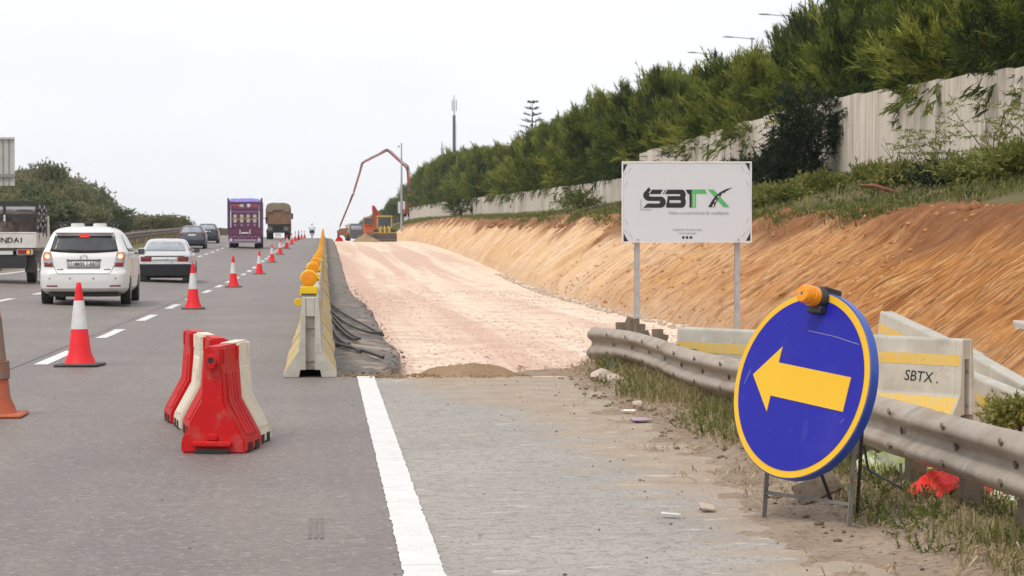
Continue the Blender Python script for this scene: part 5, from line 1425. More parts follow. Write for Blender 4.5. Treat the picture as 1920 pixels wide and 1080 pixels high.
for s_ in (-1, 1):
    for y_ in (-.5, 2.2):
        MB().lathe([(.3, -.26), (.62, -.26), (.70, -.18), (.70, .18), (.62, .26), (.3, .26)], (s_ * .95, y_, .70), 'x', 20).build('wheel', M['tyre'], t, smooth=True)
    for y_ in (.0, 1.3): MB().box(s_ * .78 - .07, s_ * .78 + .07, y_, y_ + .14, 1.5, 2.75).build('cab_pillar', M['m_yellow'], t)
MB().box(-.9, .9, -.1, 1.55, 2.76, 2.92).build('cab_roof', M['m_yellow'], t, bevel=.04)
MB().box(-.70, .70, .05, .12, 1.72, 2.7).build('windscreen', M['glass'], t)
MB().box(-.7, .7, -.1, 3.2, .8, 1.6).build('engine_house', M['m_yellow'], t, bevel=.06)
MB().box(-.3, .3, .45, .85, 1.6, 2.3).build('driver_seat', M['blanket'], t, bevel=.08)
# dirt pile
def heap(name, label, px, D, wx, wy, h, m, zf, seed):
    u, v_ = np.meshgrid(np.linspace(-1, 1, 36), np.linspace(-1, 1, 36))
    r_ = np.sqrt(u ** 2 + v_ ** 2)
    Z = h * np.clip(1 - r_, 0, 1) ** .8 * (1 + .35 * fbm(u * 3, v_ * 3, 4, seed)) - .08
    o = gridmesh(name, u * wx, v_ * wy, Z, m); o.location = (xat(px, D), D, zf); return tag(o, label, 'heap')
heap('earth_pile', 'brown pile of earth beside the yellow wheel loader', 685, 236, 1.5, 1.8, 1.05, M['ramp_dirt'], zbed(236), 140)
heap('earth_pile', 'small pile of earth under the orange excavator, right of the other pile', 700, 232, 1.0, 1.2, .6, M['ramp_dirt'], zbed(232), 141)
# site dumper, parked van, red plastic block
D = 262; x = xat(644, D)
t = thing('site_dumper', 'small brown site dumper with a raised yellow arm at the end of the bed', 'dumper', (x, D, zbed(D)))
MB().prism([(-.75, .8), (.2, .6), (.55, 1.6), (-.35, 1.55), (-.8, 1.25)], 'y', -.2, 1.1).build('skip', mat('brown_machine_paint', (.26, .12, .08), rough=.7), t, bevel=.03)
MB().tube([(.3, 0, .7), (.55, 0, 1.5), (.25, .1, 1.95)], .11, 7).build('lift_arm', M['m_yellow'], t)
MB().box(.1, .8, .4, 1.6, .5, 1.1).build('engine_house', M['m_yellow'], t, bevel=.05)
for s_ in (-.6, .6):
    MB().lathe([(.15, -.15), (.36, -.15), (.4, -.1), (.4, .1), (.36, .15), (.15, .15)], (s_, .2, .4), 'x', 16).build('wheel', M['tyre'], t, smooth=True)
    MB().lathe([(.15, -.15), (.36, -.15), (.4, -.1), (.4, .1), (.36, .15), (.15, .15)], (s_, 1.6, .4), 'x', 16).build('wheel', M['tyre'], t, smooth=True)
o = MB().prism([(-.5, 0), (.5, 0), (.36, .3), (.2, .52), (-.2, .52), (-.36, .3)], 'y', 0, .6).build('plastic_barrier', M['wb_red'], bevel=.03)
o.location = (xat(636, 248), 248, zbed(248)); tag(o, 'lone red plastic block at the far left corner of the gravel bed', 'barrier')
D = 285; x = xat(669, D)
v = Car('van', 'dark blue grey van parked beyond the brown pile at the end of the bed', 'van', (x, D, zbed(D) + .0), R(8),
        [(.3, .1, 4.6, .85, .15), (.4, 0, 4.8, .95, .15), (1.2, .02, 4.7, .97, .12), (1.5, .03, 4.0, .95, .12), (2.1, .1, 3.4, .88, .12), (2.3, .3, 3.2, .75, .2)], [('body', .3, 2.3, M['p_grey'])])
v.patch('rear_window', [(-.75, 1.45), (.75, 1.45), (.72, 2.0), (-.72, 2.0)], M['glass_reflection'], .01, 8, 3); v.wheel(.9, .85, .33); v.wheel(3.8, .85, .33)
# concrete pump boom above the trees
D = 430
J = [at(*p_, D) for p_ in ((636, 452), (637, 427), (663, 364), (681, 305), (727, 282), (764, 316), (767, 356), (769, 405))]
base = Vector((J[-1].x, D, wbase(D) + .3))
t = thing('concrete_pump', 'red concrete pump whose jointed boom arches above the far trees', 'pump truck', base)
Wd = [.10, .19, .24, .30, .40, .46, .52]
nm = ['delivery_hose'] + ['boom_section'] * 6
for k_ in range(7):
    a, b = J[k_] - base, J[k_ + 1] - base
    off = Vector((0, .2 * (k_ % 2), 0))
    dd = (b - a); L_ = dd.length; Wm = Wd[k_]
    q = dd.to_track_quat('Z', 'Y').to_matrix().to_4x4(); q.translation = a + off
    mb = MB().box(-Wm / 2, Wm / 2, -Wm / 2, Wm / 2, 0, L_ + .1)
    mb.xf(q).build(nm[k_], M['m_red'] if k_ else M['rubber'], t)
    if 0 < k_ < 6:
        n1 = dd.normalized(); sdv = n1.cross(Vector((0, 1, 0))).normalized() * (Wm * .9)
        MB().tube([a + off + sdv + n1 * L_ * .05, a + off + sdv + n1 * L_ * .97], .09, 6).build('concrete_pipe', M['post'], t)
        MB().lathe([(Wm * .95, -.35), (Wm * .95, .35)], b, 'y', 12).build('boom_joint', M['m_bucket'], t)
        MB().tube([b - n1 * L_ * .22 + sdv * 1.2, b + sdv * 1.4], .10, 6).build('boom_ram', M['m_bucket'], t)
MB().box(-1.2, 1.2, -4, 5, .6, 1.5).box(-.5, .5, -1, 1, 1.5, J[-1].z - base.z).box(-1.2, 1.2, 3.2, 5, 1.5, 2.9).build('truck_chassis', M['m_red'], t, bevel=.05)
for s_ in (-1, 1):
    for y_ in (-3, -1.8, 3.6): MB().lathe([(.25, -.2), (.5, -.2), (.5, .2), (.25, .2)], (s_ * 1.0, y_, .5), 'x', 16).build('wheel', M['tyre'], t)
# ================================================================== poles, towers, lamps
D = 300; p0 = at(753, 428, D); p1 = at(753.5, 268, D)
zf = 2.6
t = thing('camera_pole', 'thin grey pole with two boxes halfway up, standing on the bank before the far trees', 'pole', (p0.x, D, zf))
MB().lathe([(.17, 0), (.15, (p1.z - zf) * .5), (.09, p1.z - zf)], (0, 0, 0), 'z', 10).build('pole', M['steel'], t, smooth=True)
MB().box(-.50, -.16, -.2, .2, at(0, 399, D).z - zf, at(0, 377, D).z - zf).build('equipment_box', M['sign_white'], t)
MB().box(.16, .48, -.2, .2, at(0, 391, D).z - zf, at(0, 376, D).z - zf).build('equipment_box', M['sign_white'], t)
zc_ = at(0, 271, D).z - zf
MB().tube([(0, 0, zc_), (-.3, 0, zc_ + .05)], .04, 6).box(-.52, -.28, -.12, .2, zc_ - .2, zc_ + .06).build('camera_head', M['steel'], t)
M['tower_dark'] = mat('dark_mast_paint', (.10, .10, .13), (.14, .14, .17), 6, rough=.7)
M['tower_pale'] = mat('pale_antenna', (.62, .63, .66), rough=.6)
D = 360; pb = at(851.5, 306, D); pt = at(852.5, 178, D); zf = wbase(D) + .3
t = thing('telecom_mast', 'tall dark telecom mast with a pale antenna head rising above the tree tops', 'mast', (pb.x, D, zf))
zm = at(0, 212, D).z - zf
MB().lathe([(.32, 0), (.27, zm * .7), (.24, zm)], (0, 0, 0), 'z', 12).build('mast_tube', M['tower_dark'], t, smooth=True)
MB().lathe([(.14, zm), (.10, pt.z - zf)], (0, 0, 0), 'z', 8).build('mast_top', M['tower_pale'], t)
for a_ in range(3):
    ca, sa = math.cos(a_ * 2.094 + .3) * .40, math.sin(a_ * 2.094 + .3) * .40
    MB().box(ca - .1, ca + .1, sa - .08, sa + .08, at(0, 203, D).z - zf, at(0, 182, D).z - zf).build('antenna_panel', M['tower_pale'], t)
lr = MB()
for k_ in range(30): lr.box(.3, .42, -.05, .05, 2 + k_ * (zm - 3) / 30, 2.12 + k_ * (zm - 3) / 30)
lr.build('climbing_rungs', M['tower_dark'], t)
D = 470; pb = at(829, 305, D); zf = wbase(D) + .3
t = thing('telecom_mast', 'short slender mast with a bulge near the top, left of the tall dark mast', 'mast', (pb.x, D, zf))
MB().lathe([(.2, 0), (.14, at(0, 285, D).z - zf), (.05, at(0, 262, D).z - zf)], (0, 0, 0), 'z', 8).build('mast_tube', M['steel'], t)
for a_ in range(3):
    ca, sa = math.cos(a_ * 2.094) * .3, math.sin(a_ * 2.094) * .3
    MB().box(ca - .12, ca + .12, sa - .1, sa + .1, at(0, 288, D).z - zf, at(0, 274, D).z - zf).build('antenna_panel', M['steel'], t)
    MB().tube([(ca, sa, at(0, 276, D).z - zf), (ca * .7, sa * .7, at(0, 264, D).z - zf)], .03, 5).build('whip_antenna', M['steel'], t)
lamps = [(1275.5, 130, 157, 'lamp post whose arm shows lowest on the tree line, right of the dark tree top'), (1339, 102, 142, 'lamp post with its joint standing clear above the trees, second from the left'),
         (1410, 73, 130, 'lamp post behind the bare branches, its arm pointing left above the trees'), (1481, 31, 119.5, 'lamp post at upper right, only its arm tip showing beside the tallest tree')]
for px, py, D, lb in lamps:
    p = at(px, py, D); zf = wbase(D) + .5; h = p.z - zf
    t = thing('street_lamp', lb, 'street lamp', (p.x, D, zf), 0, 'street lamps behind the tree row')
    MB().lathe([(.09, 0), (.05, h)], (0, 0, 0), 'z', 8).build('lamp_post', M['steel'], t, smooth=True)
    MB().box(-.09, .12, -.06, .06, h - .06, h + .08).build('bracket', M['steel'], t)
    MB().tube([(.2, 0, h + .0), (-.5, 0, h + .05), (-1.15, 0, h + .10)], .03, 6).build('lamp_arm', M['steel'], t)
    MB().prism([(-1.1, h + .07), (-1.25, h + .15), (-1.55, h + .17), (-1.85, h + .13), (-1.65, h + .08)], 'y', -.1, .1).build('lamp_head', M['steel'], t, bevel=.02)
# ================================================================== back of the gantry sign at the left edge
D = 84; pr_ = at(27.5, 258, D); pl_ = at(-70, 348, D)
t = thing('traffic_sign', 'grey ribbed back of a large traffic sign cut off by the left edge', 'sign', (pr_.x, D, zroad(-12, D)))
zf = t.location.z; w_ = pr_.x - pl_.x; zt_, zb_ = pr_.z - zf, pl_.z - zf
M['alu'] = mat('weathered_aluminium', (.50, .50, .47), (.43, .43, .405), 3, rough=.6, metal=.1, stains=(((.38, .37, .33), 3, .58, .8, (2, 1, .3)),))
M['alu_dark'] = mat('sign_rib', (.27, .26, .245), rough=.6)
n_ = 9; pw = w_ / n_
for k_ in range(n_):
    MB().box(-w_ + k_ * pw + .006, -w_ + (k_ + 1) * pw - .006, -.02, .02, zb_, zt_).build('sign_plank', M['alu'], t)
    if k_: MB().box(-w_ + k_ * pw - .016, -w_ + k_ * pw + .016, -.05, -.0205, zb_, zt_).build('sign_rib', M['alu_dark'], t)
zq = at(0, 329.5, D).z - zf
MB().box(-w_, 0.005, -.11, -.0505, zq - .06, zq + .06).build('cross_rail', M['alu_dark'], t); MB().box(-w_, 0.005, -.11, -.0505, zt_ - .07, zt_ + .01).build('cross_rail', M['alu'], t)
for xx in (-w_ * .8, -w_ * .55): MB().box(xx - .08, xx + .08, -.28, -.1105, -.3, zt_ - .2).build('sign_post', M['steel'], t)
# ================================================================== median guardrail
MRX = -12.3
t = thing('median_guardrail', 'weathered guardrail on close wooden posts along the grassy central reserve', 'guardrail', (MRX, 60, 0))
M['old_rail'] = mat('weathered_rail', (.17, .145, .12), (.22, .19, .16), 3, rough=.8, stains=(((.30, .27, .23), 4, .58, .75),))
M['timber'] = mat('weathered_timber', (.20, .165, .09), (.14, .115, .07), 3, rough=.95)
ys = np.arange(50, 320, 4.)
pf = [(0.02, .50), (.09, .58), (.09, .66), (.03, .72), (.09, .78), (.09, .86), (.02, .92), (-.02, .92), (-.02, .50)]
for a, b in zip(ys, ys[1:]):
    mb = MB(); A = [mb.bm.verts.new((px, a - 60, pz + zroad(MRX, a))) for px, pz in pf]; B = [mb.bm.verts.new((px, b - 60 - .02, pz + zroad(MRX, b))) for px, pz in pf]
    mb.bm.faces.new(A); mb.bm.faces.new(B[::-1])
    for k_ in range(len(pf)): mb.bm.faces.new((A[k_], A[(k_ + 1) % len(pf)], B[(k_ + 1) % len(pf)], B[k_]))
    mb.build('rail_beam', M['old_rail'], t)
post0 = None
for y in np.arange(50, 320, 2.0):
    if post0 is None:
        post0 = MB().box(-.13, .0, -.07, .07, -.5, .80).build('rail_post', M['timber'], t); o = post0
    else:
        o = post0.copy(); COL.objects.link(o)
    o.location = (-.03, y - 60, zroad(MRX, y))
# ================================================================== trees
def sprays(base, dirs, lens, k, leaf_len, leaf_w, spread, droop, rs, tone):
    """feathery sprays: k thin leaf triangles along each spray axis"""
    n_ = len(base)
    sfr = np.tile(np.linspace(.08, 1.0, k)[None, :], (n_, 1)) + .04 * rs.randn(n_, k)
    P = base[:, None, :] + dirs[:, None, :] * (lens[:, None] * sfr)[:, :, None]
    P[:, :, 2] -= droop * (lens[:, None] * sfr ** 2)
    d = dirs[:, None, :] + spread * rs.randn(n_, k, 3); d[:, :, 2] -= droop * .8
    d /= np.linalg.norm(d, axis=2, keepdims=True) + 1e-6
    ll = leaf_len * (.6 + .8 * rs.rand(n_, k))
    sd_ = np.cross(d, rs.randn(n_, k, 3)); sd_ /= np.linalg.norm(sd_, axis=2, keepdims=True) + 1e-6
    wv = leaf_w * (.6 + .8 * rs.rand(n_, k))
    a = P - sd_ * wv[:, :, None] * .5; b = P + sd_ * wv[:, :, None] * .5; c = P + d * ll[:, :, None]
    V = np.stack([a, b, c], 2).reshape(-1, 3)
    T = np.repeat(np.clip(tone[:, None] + .10 * rs.randn(n_, k), 0, 1).reshape(-1), 3)
    return V, T
def trunk_mesh(name, h, r, rs, limbs, parent, m=None):
    mb = MB()
    pts = [(0, 0, -.5)] + [(.12 * rs.randn() * k_ / 5, .12 * rs.randn() * k_ / 5, h * k_ / 5) for k_ in range(1, 6)]
    mb.tube(pts, [r, r * .9, r * .7, r * .5, r * .3, r * .1], 7)
    for _ in range(limbs):
        f = .2 + .65 * rs.rand(); az = rs.rand() * 6.28; L_ = h * .35 * (1.1 - f)
        i_ = min(int(f * 5), 4); p_ = Vector(pts[i_ + 1 if i_ < 5 else 5])
        e = p_ + Vector((math.cos(az) * L_, math.sin(az) * L_, L_ * .55))
        mb.tube([p_, p_ + (e - p_) * .5 + Vector((0, 0, -.1)), e], [r * .35, r * .22, r * .06], 5)
    return mb.build(name, m or M['bark'], parent, smooth=True)
def conifer(h, rad, n_, k, seed, label, m='leaf', low=.02):
    """feathery evergreen with upswept plumes and hanging skirts"""
    rs = np.random.RandomState(seed)
    t = thing('tamarisk_tree', label, 'tree')
    trunk_mesh('trunk', h * .9, .16, rs, 7, t)
    # plumes: leading shoots with own axes
    npl = 60; nl = 5
    la = np.arange(nl) * 2 * math.pi / nl + rs.rand(nl); lr = rad * np.concatenate([[.12], .42 + .22 * rs.rand(nl - 1)]); lh = np.concatenate([[1.0], .62 + .34 * rs.rand(nl - 1)])
    li = rs.randint(0, nl, npl); az = rs.rand(npl) * 2 * math.pi; tt = low + (.99 - low) * rs.rand(npl) ** .8
    env = np.interp(tt, [0, .15, .35, .6, .85, 1.0], [1.0, 1.1, .95, .62, .28, .05])
    R_ = rad * .52 * env * (.7 + .5 * rs.rand(npl))
    cx = lr[li] * np.cos(la[li]) * (1 - .25 * tt) + R_ * np.cos(az) * .6; cy = lr[li] * np.sin(la[li]) * (1 - .25 * tt) + R_ * np.sin(az) * .6
    cz = h * (.24 + (.70 * lh[li] - .0) * tt * .98)
    tilt = np.interp(tt, [0, .2, .5, 1], [-.15, .45, 1.2, 3.0])
    pd = np.stack([np.cos(az), np.sin(az), tilt], 1); pd /= np.linalg.norm(pd, axis=1, keepdims=True)
    plen = rad * (.30 + .26 * rs.rand(npl))
    ptone = np.clip(.42 + .20 * rs.randn(npl) + .10 * (rs.randn(nl)[li]), 0, 1)
    idx = rs.randint(0, npl, n_)
    s_ = rs.rand(n_) ** .7
    B = np.stack([cx, cy, cz], 1)[idx] * 1.0 + pd[idx] * (plen[idx] * s_)[:, None] + rs.randn(n_, 3) * (rad * .10 * (1.15 - .7 * s_))[:, None]
    dv = pd[idx] + .5 * rs.randn(n_, 3); dv[:, 2] += .15 + .75 * tt[idx]; dv /= np.linalg.norm(dv, axis=1, keepdims=True)
    ln = .35 + .45 * rs.rand(n_)
    V, T = sprays(B, dv, ln, k, .30, .045, .34, .0, rs, np.clip(ptone[idx] + .45 * (s_ - .6) + .08 * rs.randn(n_), 0, 1))  # plume tips paler, bases darker: lit tips and dark gaps painted into tone
    nh = 5; hb = rs.rand(nh) * 6.28; ih = rs.randint(0, nh, 130); th = rs.rand(130)
    hr = rad * (.55 + .38 * th ** .7); hl = (1.2 + .6 * rs.rand(nh))[ih]
    Bh = np.stack([hr * np.cos(hb[ih]), hr * np.sin(hb[ih]), 2.7 - hl * th ** 1.3], 1) + rs.randn(130, 3) * (np.array([.26, .26, .16]) * (1.15 - .7 * th)[:, None])
    dh = np.stack([np.cos(hb), np.sin(hb), -.75 + 0 * hb], 1)[ih] * .6 + .3 * rs.randn(130, 3); dh /= np.linalg.norm(dh, axis=1, keepdims=True)
    V2, T2 = sprays(Bh, dh, .3 + .25 * rs.rand(130), k, .28, .04, .32, .25, rs, np.clip(.35 + .15 * rs.randn(130), 0, 1))
    V2[:, 2] = np.maximum(V2[:, 2], .3)
    V[:, 2] = np.maximum(V[:, 2], .75); V = np.concatenate([V, V2]); T = np.concatenate([T, T2])
    zt99 = np.percentile(V[:, 2], 99.6); V[:, 2] = np.where(V[:, 2] > 1.5, 1.5 + (V[:, 2] - 1.5) * (h - 1.5) / (zt99 - 1.5), V[:, 2])
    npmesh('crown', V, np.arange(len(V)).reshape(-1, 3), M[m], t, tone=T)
    return t
def place_tree(o, x, y, z, s, rz):
    o.location = (x, y, z); o.scale = (s[0], s[1], s[2]); o.rotation_euler = (0, 0, rz)
lab_t = 'feathery dark green evergreen in the dense row behind the concrete wall'
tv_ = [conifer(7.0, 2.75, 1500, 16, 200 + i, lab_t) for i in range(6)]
for o in tv_: o['group'] = 'dense evergreens in a row behind the wall'
used = [False] * 6
def new_tree(i, label=None):
    if not used[i]:
        used[i] = True
        if label: tv_[i]['label'] = label
        return tv_[i]
    return dup(tv_[i], label)
top_px = lambda px: float(np.interp(px, [640, 680, 720, 760, 800, 850, 900, 950, 1000, 1060, 1110, 1150, 1200, 1240, 1262, 1300, 1350, 1390, 1425, 1475, 1515, 1580, 1700, 1990],
                                    [440, 414, 392, 352, 314, 288, 282, 276, 248, 226, 190, 182, 166, 134, 170, 150, 136, 120, 106, 90, 58, -10, -90, -190]))
k_ = 0
d = 15.6
ords = ['first', 'second', 'third', 'fourth', 'fifth', 'sixth', 'seventh', 'eighth', 'ninth', 'tenth']
special = {}
while d < 140:
    for rank, xx in enumerate((18.9, 21.8)):
        yy = d + (2.1 if rank else 0) + rnd.uniform(-.6, .6); xq = xx + rnd.uniform(-.5, .5)
        zb_ = float(wbase(yy)) + .2
        pxx = 609 + FPX * xq / yy
        pxx = 609 + (FPX * xq / yy) * .985
        ztop = CAMZ + (450 - top_px(pxx)) * yy / FPX + rnd.uniform(-.8, .7)
        ztop = min(ztop, zb_ + 10.5)
        h = max(ztop - zb_, 3.2) * (.97 if rank == 0 else 1.0)
        lb = None
        if rank == 0 and 1200 < pxx < 1930 and len(ords) > 0: lb = ords.pop(0) + ' evergreen from the right edge in the front rank above the concrete wall'
        o = new_tree(k_ % 6, lb or lab_t); k_ += 1
        s = h / 7.0 * 1.02
        w_ = .92 + rnd.uniform(-.08, .16)
        place_tree(o, xq, yy, zb_ + (.0 if rank else .2), (w_ * max(.9, min(s, 1.15)), w_ * max(.9, min(s, 1.15)), s), rnd.uniform(0, 6.28))
    d += 3.3
while d < 420:
    for rank, xx in enumerate((19.0, 22.5)):
        yy = d + rnd.uniform(-1, 1) + 3 * rank; xq = xx + rnd.uniform(-.7, .7)
        zb_ = float(wbase(yy)) + .2
        pxx = 609 + FPX * xq / yy * .985
        ztop = CAMZ + (450 - top_px(pxx)) * yy / FPX + rnd.uniform(-.5, .5)
        h = max(ztop - zb_, 3.5); s = h / 7.0; o = new_tree(k_ % 6, lab_t); k_ += 1
        place_tree(o, xq, yy, zb_, (max(1., s * .85),) * 2 + (s,), rnd.uniform(0, 6.28))
    d += 6.0 if d < 260 else 9.0
while d < 1150:
    yy = d; xq = 19.5 + rnd.uniform(-1.5, 2.5); zb_ = float(wbase(yy))
    pxx = 609 + FPX * xq / yy * .985
    ztop = CAMZ + (450 - top_px(pxx)) * yy / FPX; s = max(ztop - zb_, 4) / 7.0
    o = new_tree(k_ % 6, 'hazy tree far down the line, above the machines at the end of the bed'); k_ += 1
    o['group'] = 'hazy trees at the far end of the line'
    place_tree(o, xq, yy, zb_, (s * 1.1, s * 1.3, s), rnd.uniform(0, 6.28)); d += 24
# ---- broad shrubs and bushes
def shrub(name, label, cat, w_, h, n_, k, seed, m, leaf=(.16, .05), droop=.1, up=.5, tone=.5, stems=5):
    rs = np.random.RandomState(seed); t = thing(name, label, cat)
    mb = MB()
    for _ in range(stems):
        a_ = rs.rand() * 6.28; e = Vector((math.cos(a_) * w_ * .3 * rs.rand(), math.sin(a_) * w_ * .3 * rs.rand(), h * (.5 + .3 * rs.rand())))
        mb.tube([(0, 0, -.2), e * .5 + Vector((.05 * rs.randn(), .05 * rs.randn(), 0)), e], [.03 * h ** .5, .02 * h ** .5, .006], 5)
    mb.build('trunk', M['bark'], t)
    npl = 16
    az = rs.rand(npl) * 6.28; rr_ = rs.rand(npl) ** .5 * w_ * .36; zz = h * (.12 + .70 * rs.rand(npl) * (1 - .5 * rr_ / (w_ * .36)))
    C_ = np.stack([rr_ * np.cos(az), rr_ * np.sin(az), zz], 1); ct = np.clip(tone + .2 * rs.randn(npl), 0, 1)
    i_ = rs.randint(0, npl, n_); B = C_[i_] + rs.randn(n_, 3) * np.array([w_ * .10, w_ * .10, h * .09])
    B[:, 2] = np.abs(B[:, 2])
    dv = rs.randn(n_, 3) + C_[i_] / (w_ * .5) * .8; dv[:, 2] += up; dv /= np.linalg.norm(dv, axis=1, keepdims=True)
    V, T = sprays(B, dv, .12 * w_ + .12 * w_ * rs.rand(n_), k, leaf[0], leaf[1], .6, droop, rs, ct[i_])
    npmesh('foliage', V, np.arange(len(V)).reshape(-1, 3), M[m], t, tone=T)
    return t
def put(o, px, D, z=None, x=None, s=1.0):
    xx = xat(px, D) if x is None else x
    o.location = (xx, D, zbank(xx, D) if z is None else z); o.scale = (s, s, s); o.rotation_euler = (0, 0, rnd.uniform(0, 6.28)); return o
put(shrub('dark_shrub', 'dark shrub with hanging narrow leaves in front of the concrete wall, above the signboard corner', 'shrub', 2.6, 4.4, 720, 12, 300, 'leaf_dark', (.26, .045), .4, .1), 1522, 69.5, x=None)
put(shrub('dark_shrub', 'low dark bush at the foot of the hanging shrub before the wall', 'shrub', 2.6, 1.2, 300, 12, 301, 'leaf_dark', (.2, .05)), 1475, 70)
put(shrub('bush', 'round green bush before the far stretch of wall, left of the signboard', 'bush', 3.0, 1.3, 260, 10, 302, 'leaf_bright', (.2, .06), tone=.25), 1086, 128)
put(shrub('bush', 'tall green bush hiding the far end of the wall', 'bush', 4.2, 4.6, 420, 12, 303, 'leaf', (.3, .07), tone=.6), 833, 245, x=15.6)
put(shrub('bush', 'dark bush peeping out behind the top right corner of the signboard', 'bush', 2.4, 1.5, 300, 10, 304, 'leaf_dark', (.2, .06), tone=.6), 1428, 74)
put(shrub('weed_clump', 'bright green weed clump at the right edge beside the spare barriers', 'weed', .6, .34, 420, 9, 305, 'leaf_bright', (.05, .022), tone=.5), 1912, 18.6, z=-.30)
bk = [(1460, 58, 1.7, .5, 'leaf_bright', 'leafy weed clump on the lip of the cut, just right of the signboard'), (1545, 60, 1.8, .45, 'leaf_bright', 'weed clump on the bank below the hanging shrub'),
      (1700, 52, 1.8, .5, 'leaf_bright', 'low weed clump on the bank, mid way to the right edge'), (1850, 44, 2.0, .8, 'leaf_bright', 'big bright green clump on the bank at upper right'),
      (1790, 47, 1.5, .6, 'leaf_dark', 'dark green clump on the bank left of the big bright one'), (1640, 58, 1.7, .45, 'leaf_bright', 'weed clump in front of the wall beside the dead branch'),
      (1430, 60, 1.5, .5, 'leaf_bright', 'dull green clump right behind the signboard edge'), (1915, 42, 1.8, .8, 'leaf_bright', 'bright clump cut by the right edge on the bank top')]
for i, (px, D, w_, h, m, lb) in enumerate(bk):
    put(shrub('weed_clump', lb, 'weed', w_, h, 330, 9, 320 + i, m, (.15, .05), tone=.45), px, D)
# leggy acacia saplings against the wall
def sapling(label, px, D, h, seed, x=None):
    rs = np.random.RandomState(seed); t = thing('sapling', label, 'sapling')
    mb = MB(); tips = []
    for _ in range(6):
        a_ = rs.rand() * 6.28; p_ = Vector((0, 0, 0)); dd = Vector((.35 * math.cos(a_), .35 * math.sin(a_), 1)).normalized(); P = [p_.copy()]
        for j in range(6):
            p_ = p_ + dd * h / 6; dd = (dd + Vector((.28 * rs.randn(), .28 * rs.randn(), -.07 * j))).normalized(); P.append(p_.copy())
        mb.tube(P, [.02, .017, .014, .012, .009, .007, .004], 5)
        for j in range(2, 7):
            for _q in range(2): tips.append(P[j])
    mb.build('trunk', M['bark'], t)
    B = np.repeat(np.array([list(q) for q in tips]), 2, 0); n_ = len(B)
    dv = rs.randn(n_, 3); dv[:, 2] = .1 + .2 * rs.rand(n_); dv /= np.linalg.norm(dv, axis=1, keepdims=True)
    V, T = sprays(B, dv, .3 + .3 * rs.rand(n_), 12, .09, .035, .7, .25, rs, np.full(n_, .55))
    npmesh('foliage', V, np.arange(len(V)).reshape(-1, 3), M['leaf_bright'], t, tone=T)
    put(t, px, D, x=x)
sapling('leggy acacia sapling arching against the wall at upper right', 1860, 46, 2.1, 341)
sapling('small leaning sapling with few leaves before the wall, left of the arching one', 1745, 51, 1.5, 345)
dt = thing('dead_shrub', 'leafless grey shrub with thin twigs before the wall', 'shrub')
mb = MB(); rs = np.random.RandomState(9)
for _ in range(14):
    a_ = rs.rand() * 6.28; e = Vector((math.cos(a_) * .7 * rs.rand(), math.sin(a_) * .7 * rs.rand(), .7 + .7 * rs.rand())); mb.tube([(0, 0, 0), e * .5 + Vector((.1 * rs.randn(), 0, .05)), e], [.014, .009, .004], 4)
mb.build('branches', M['bark'], dt); put(dt, 1690, 54)
p = at(1655, 371, 48)
o = MB().tube([(-.55, 0, .16), (-.15, .05, .14), (.2, .0, .03), (.5, -.02, -.06)], [.03, .05, .055, .03], 7).tube([(.0, 0, .05), (.05, -.1, -.22)], [.025, .015], 5).build('dead_branch', mat('red_brown_wood', (.26, .11, .055), (.16, .07, .04), 6, rough=.9))
o.location = (p.x, 48, zbank(p.x, 48) + .12); tag(o, 'broken red brown branch lying on the lip of the cut', 'branch')
# Norfolk pine with open tiers
D = 232; p = at(998, 187, D); zf = float(wbase(D)) + .3; H_ = p.z - zf
t = thing('norfolk_pine', 'slender pine with open spaced tiers rising above the row', 'tree', (p.x, D, zf)); rs = np.random.RandomState(4)
MB().tube([(0, 0, 0), (0, 0, H_ * .6), (0, 0, H_)], [.2, .12, .02], 7).build('trunk', M['bark'], t)
for k_ in range(8):
    z_ = H_ - .35 - k_ * .72; L_ = .35 + k_ * .22; na = 5
    for q in range(na):
        a_ = q * 6.283 / na + k_ * .5; dr = np.array([math.cos(a_), math.sin(a_), .32])
        ss_ = np.linspace(.25, 1, 7); Bq = np.array([[0, 0, z_]]) + dr[None, :] * (L_ * ss_)[:, None]
        V, T = sprays(Bq, np.tile(dr / np.linalg.norm(dr), (7, 1)), np.full(7, .26), 7, .2, .07, .8, 0, rs, np.full(7, .2))
        npmesh('branch', V, np.arange(len(V)).reshape(-1, 3), M['leaf_dark'], t, tone=T)
        MB().tube([(0, 0, z_), tuple(np.array([0, 0, z_]) + dr * L_)], [.035, .012], 4).build('branch_wood', M['bark'], t)
# ---- wooded hill on the left
def broad(h, rad, n_, k, seed, label, flat=1.0, bare=.25):
    rs = np.random.RandomState(seed); t = thing('pine_tree', label, 'tree', group='trees on the wooded hillside beyond the median')
    trunk_mesh('trunk', h * .75, .18, rs, 8, t)
    npl = 26; u = rs.randn(npl, 3); u /= np.linalg.norm(u, axis=1, keepdims=True); rr_ = rs.rand(npl) ** .4
    C_ = u * rr_[:, None] * np.array([rad * .75, rad * .75, h * (1 - bare) * .40 * flat]); C_[:, 2] += h * (bare + (1 - bare) * .5) + (h * (1 - bare) * .12 if flat < 1 else 0)
    ct = np.clip(.45 + .25 * rs.randn(npl), 0, 1)
    i_ = rs.randint(0, npl, n_); B = C_[i_] + rs.randn(n_, 3) * np.array([rad * .17, rad * .17, h * .055])
    dv = rs.randn(n_, 3); dv[:, 2] += .6; dv /= np.linalg.norm(dv, axis=1, keepdims=True)
    V, T = sprays(B, dv, .2 + .25 * rs.rand(n_), k, .22, .12, 1.3, .0, rs, np.clip(ct[i_] + .1 * rs.randn(n_), 0, 1))
    V[:, 2] *= h / np.percentile(V[:, 2], 99.5)
    npmesh('crown', V, np.arange(len(V)).reshape(-1, 3), M['leaf_pine'], t, tone=T)
    return t
lb_ = 'rounded dull green tree in the wood on the left hillside'
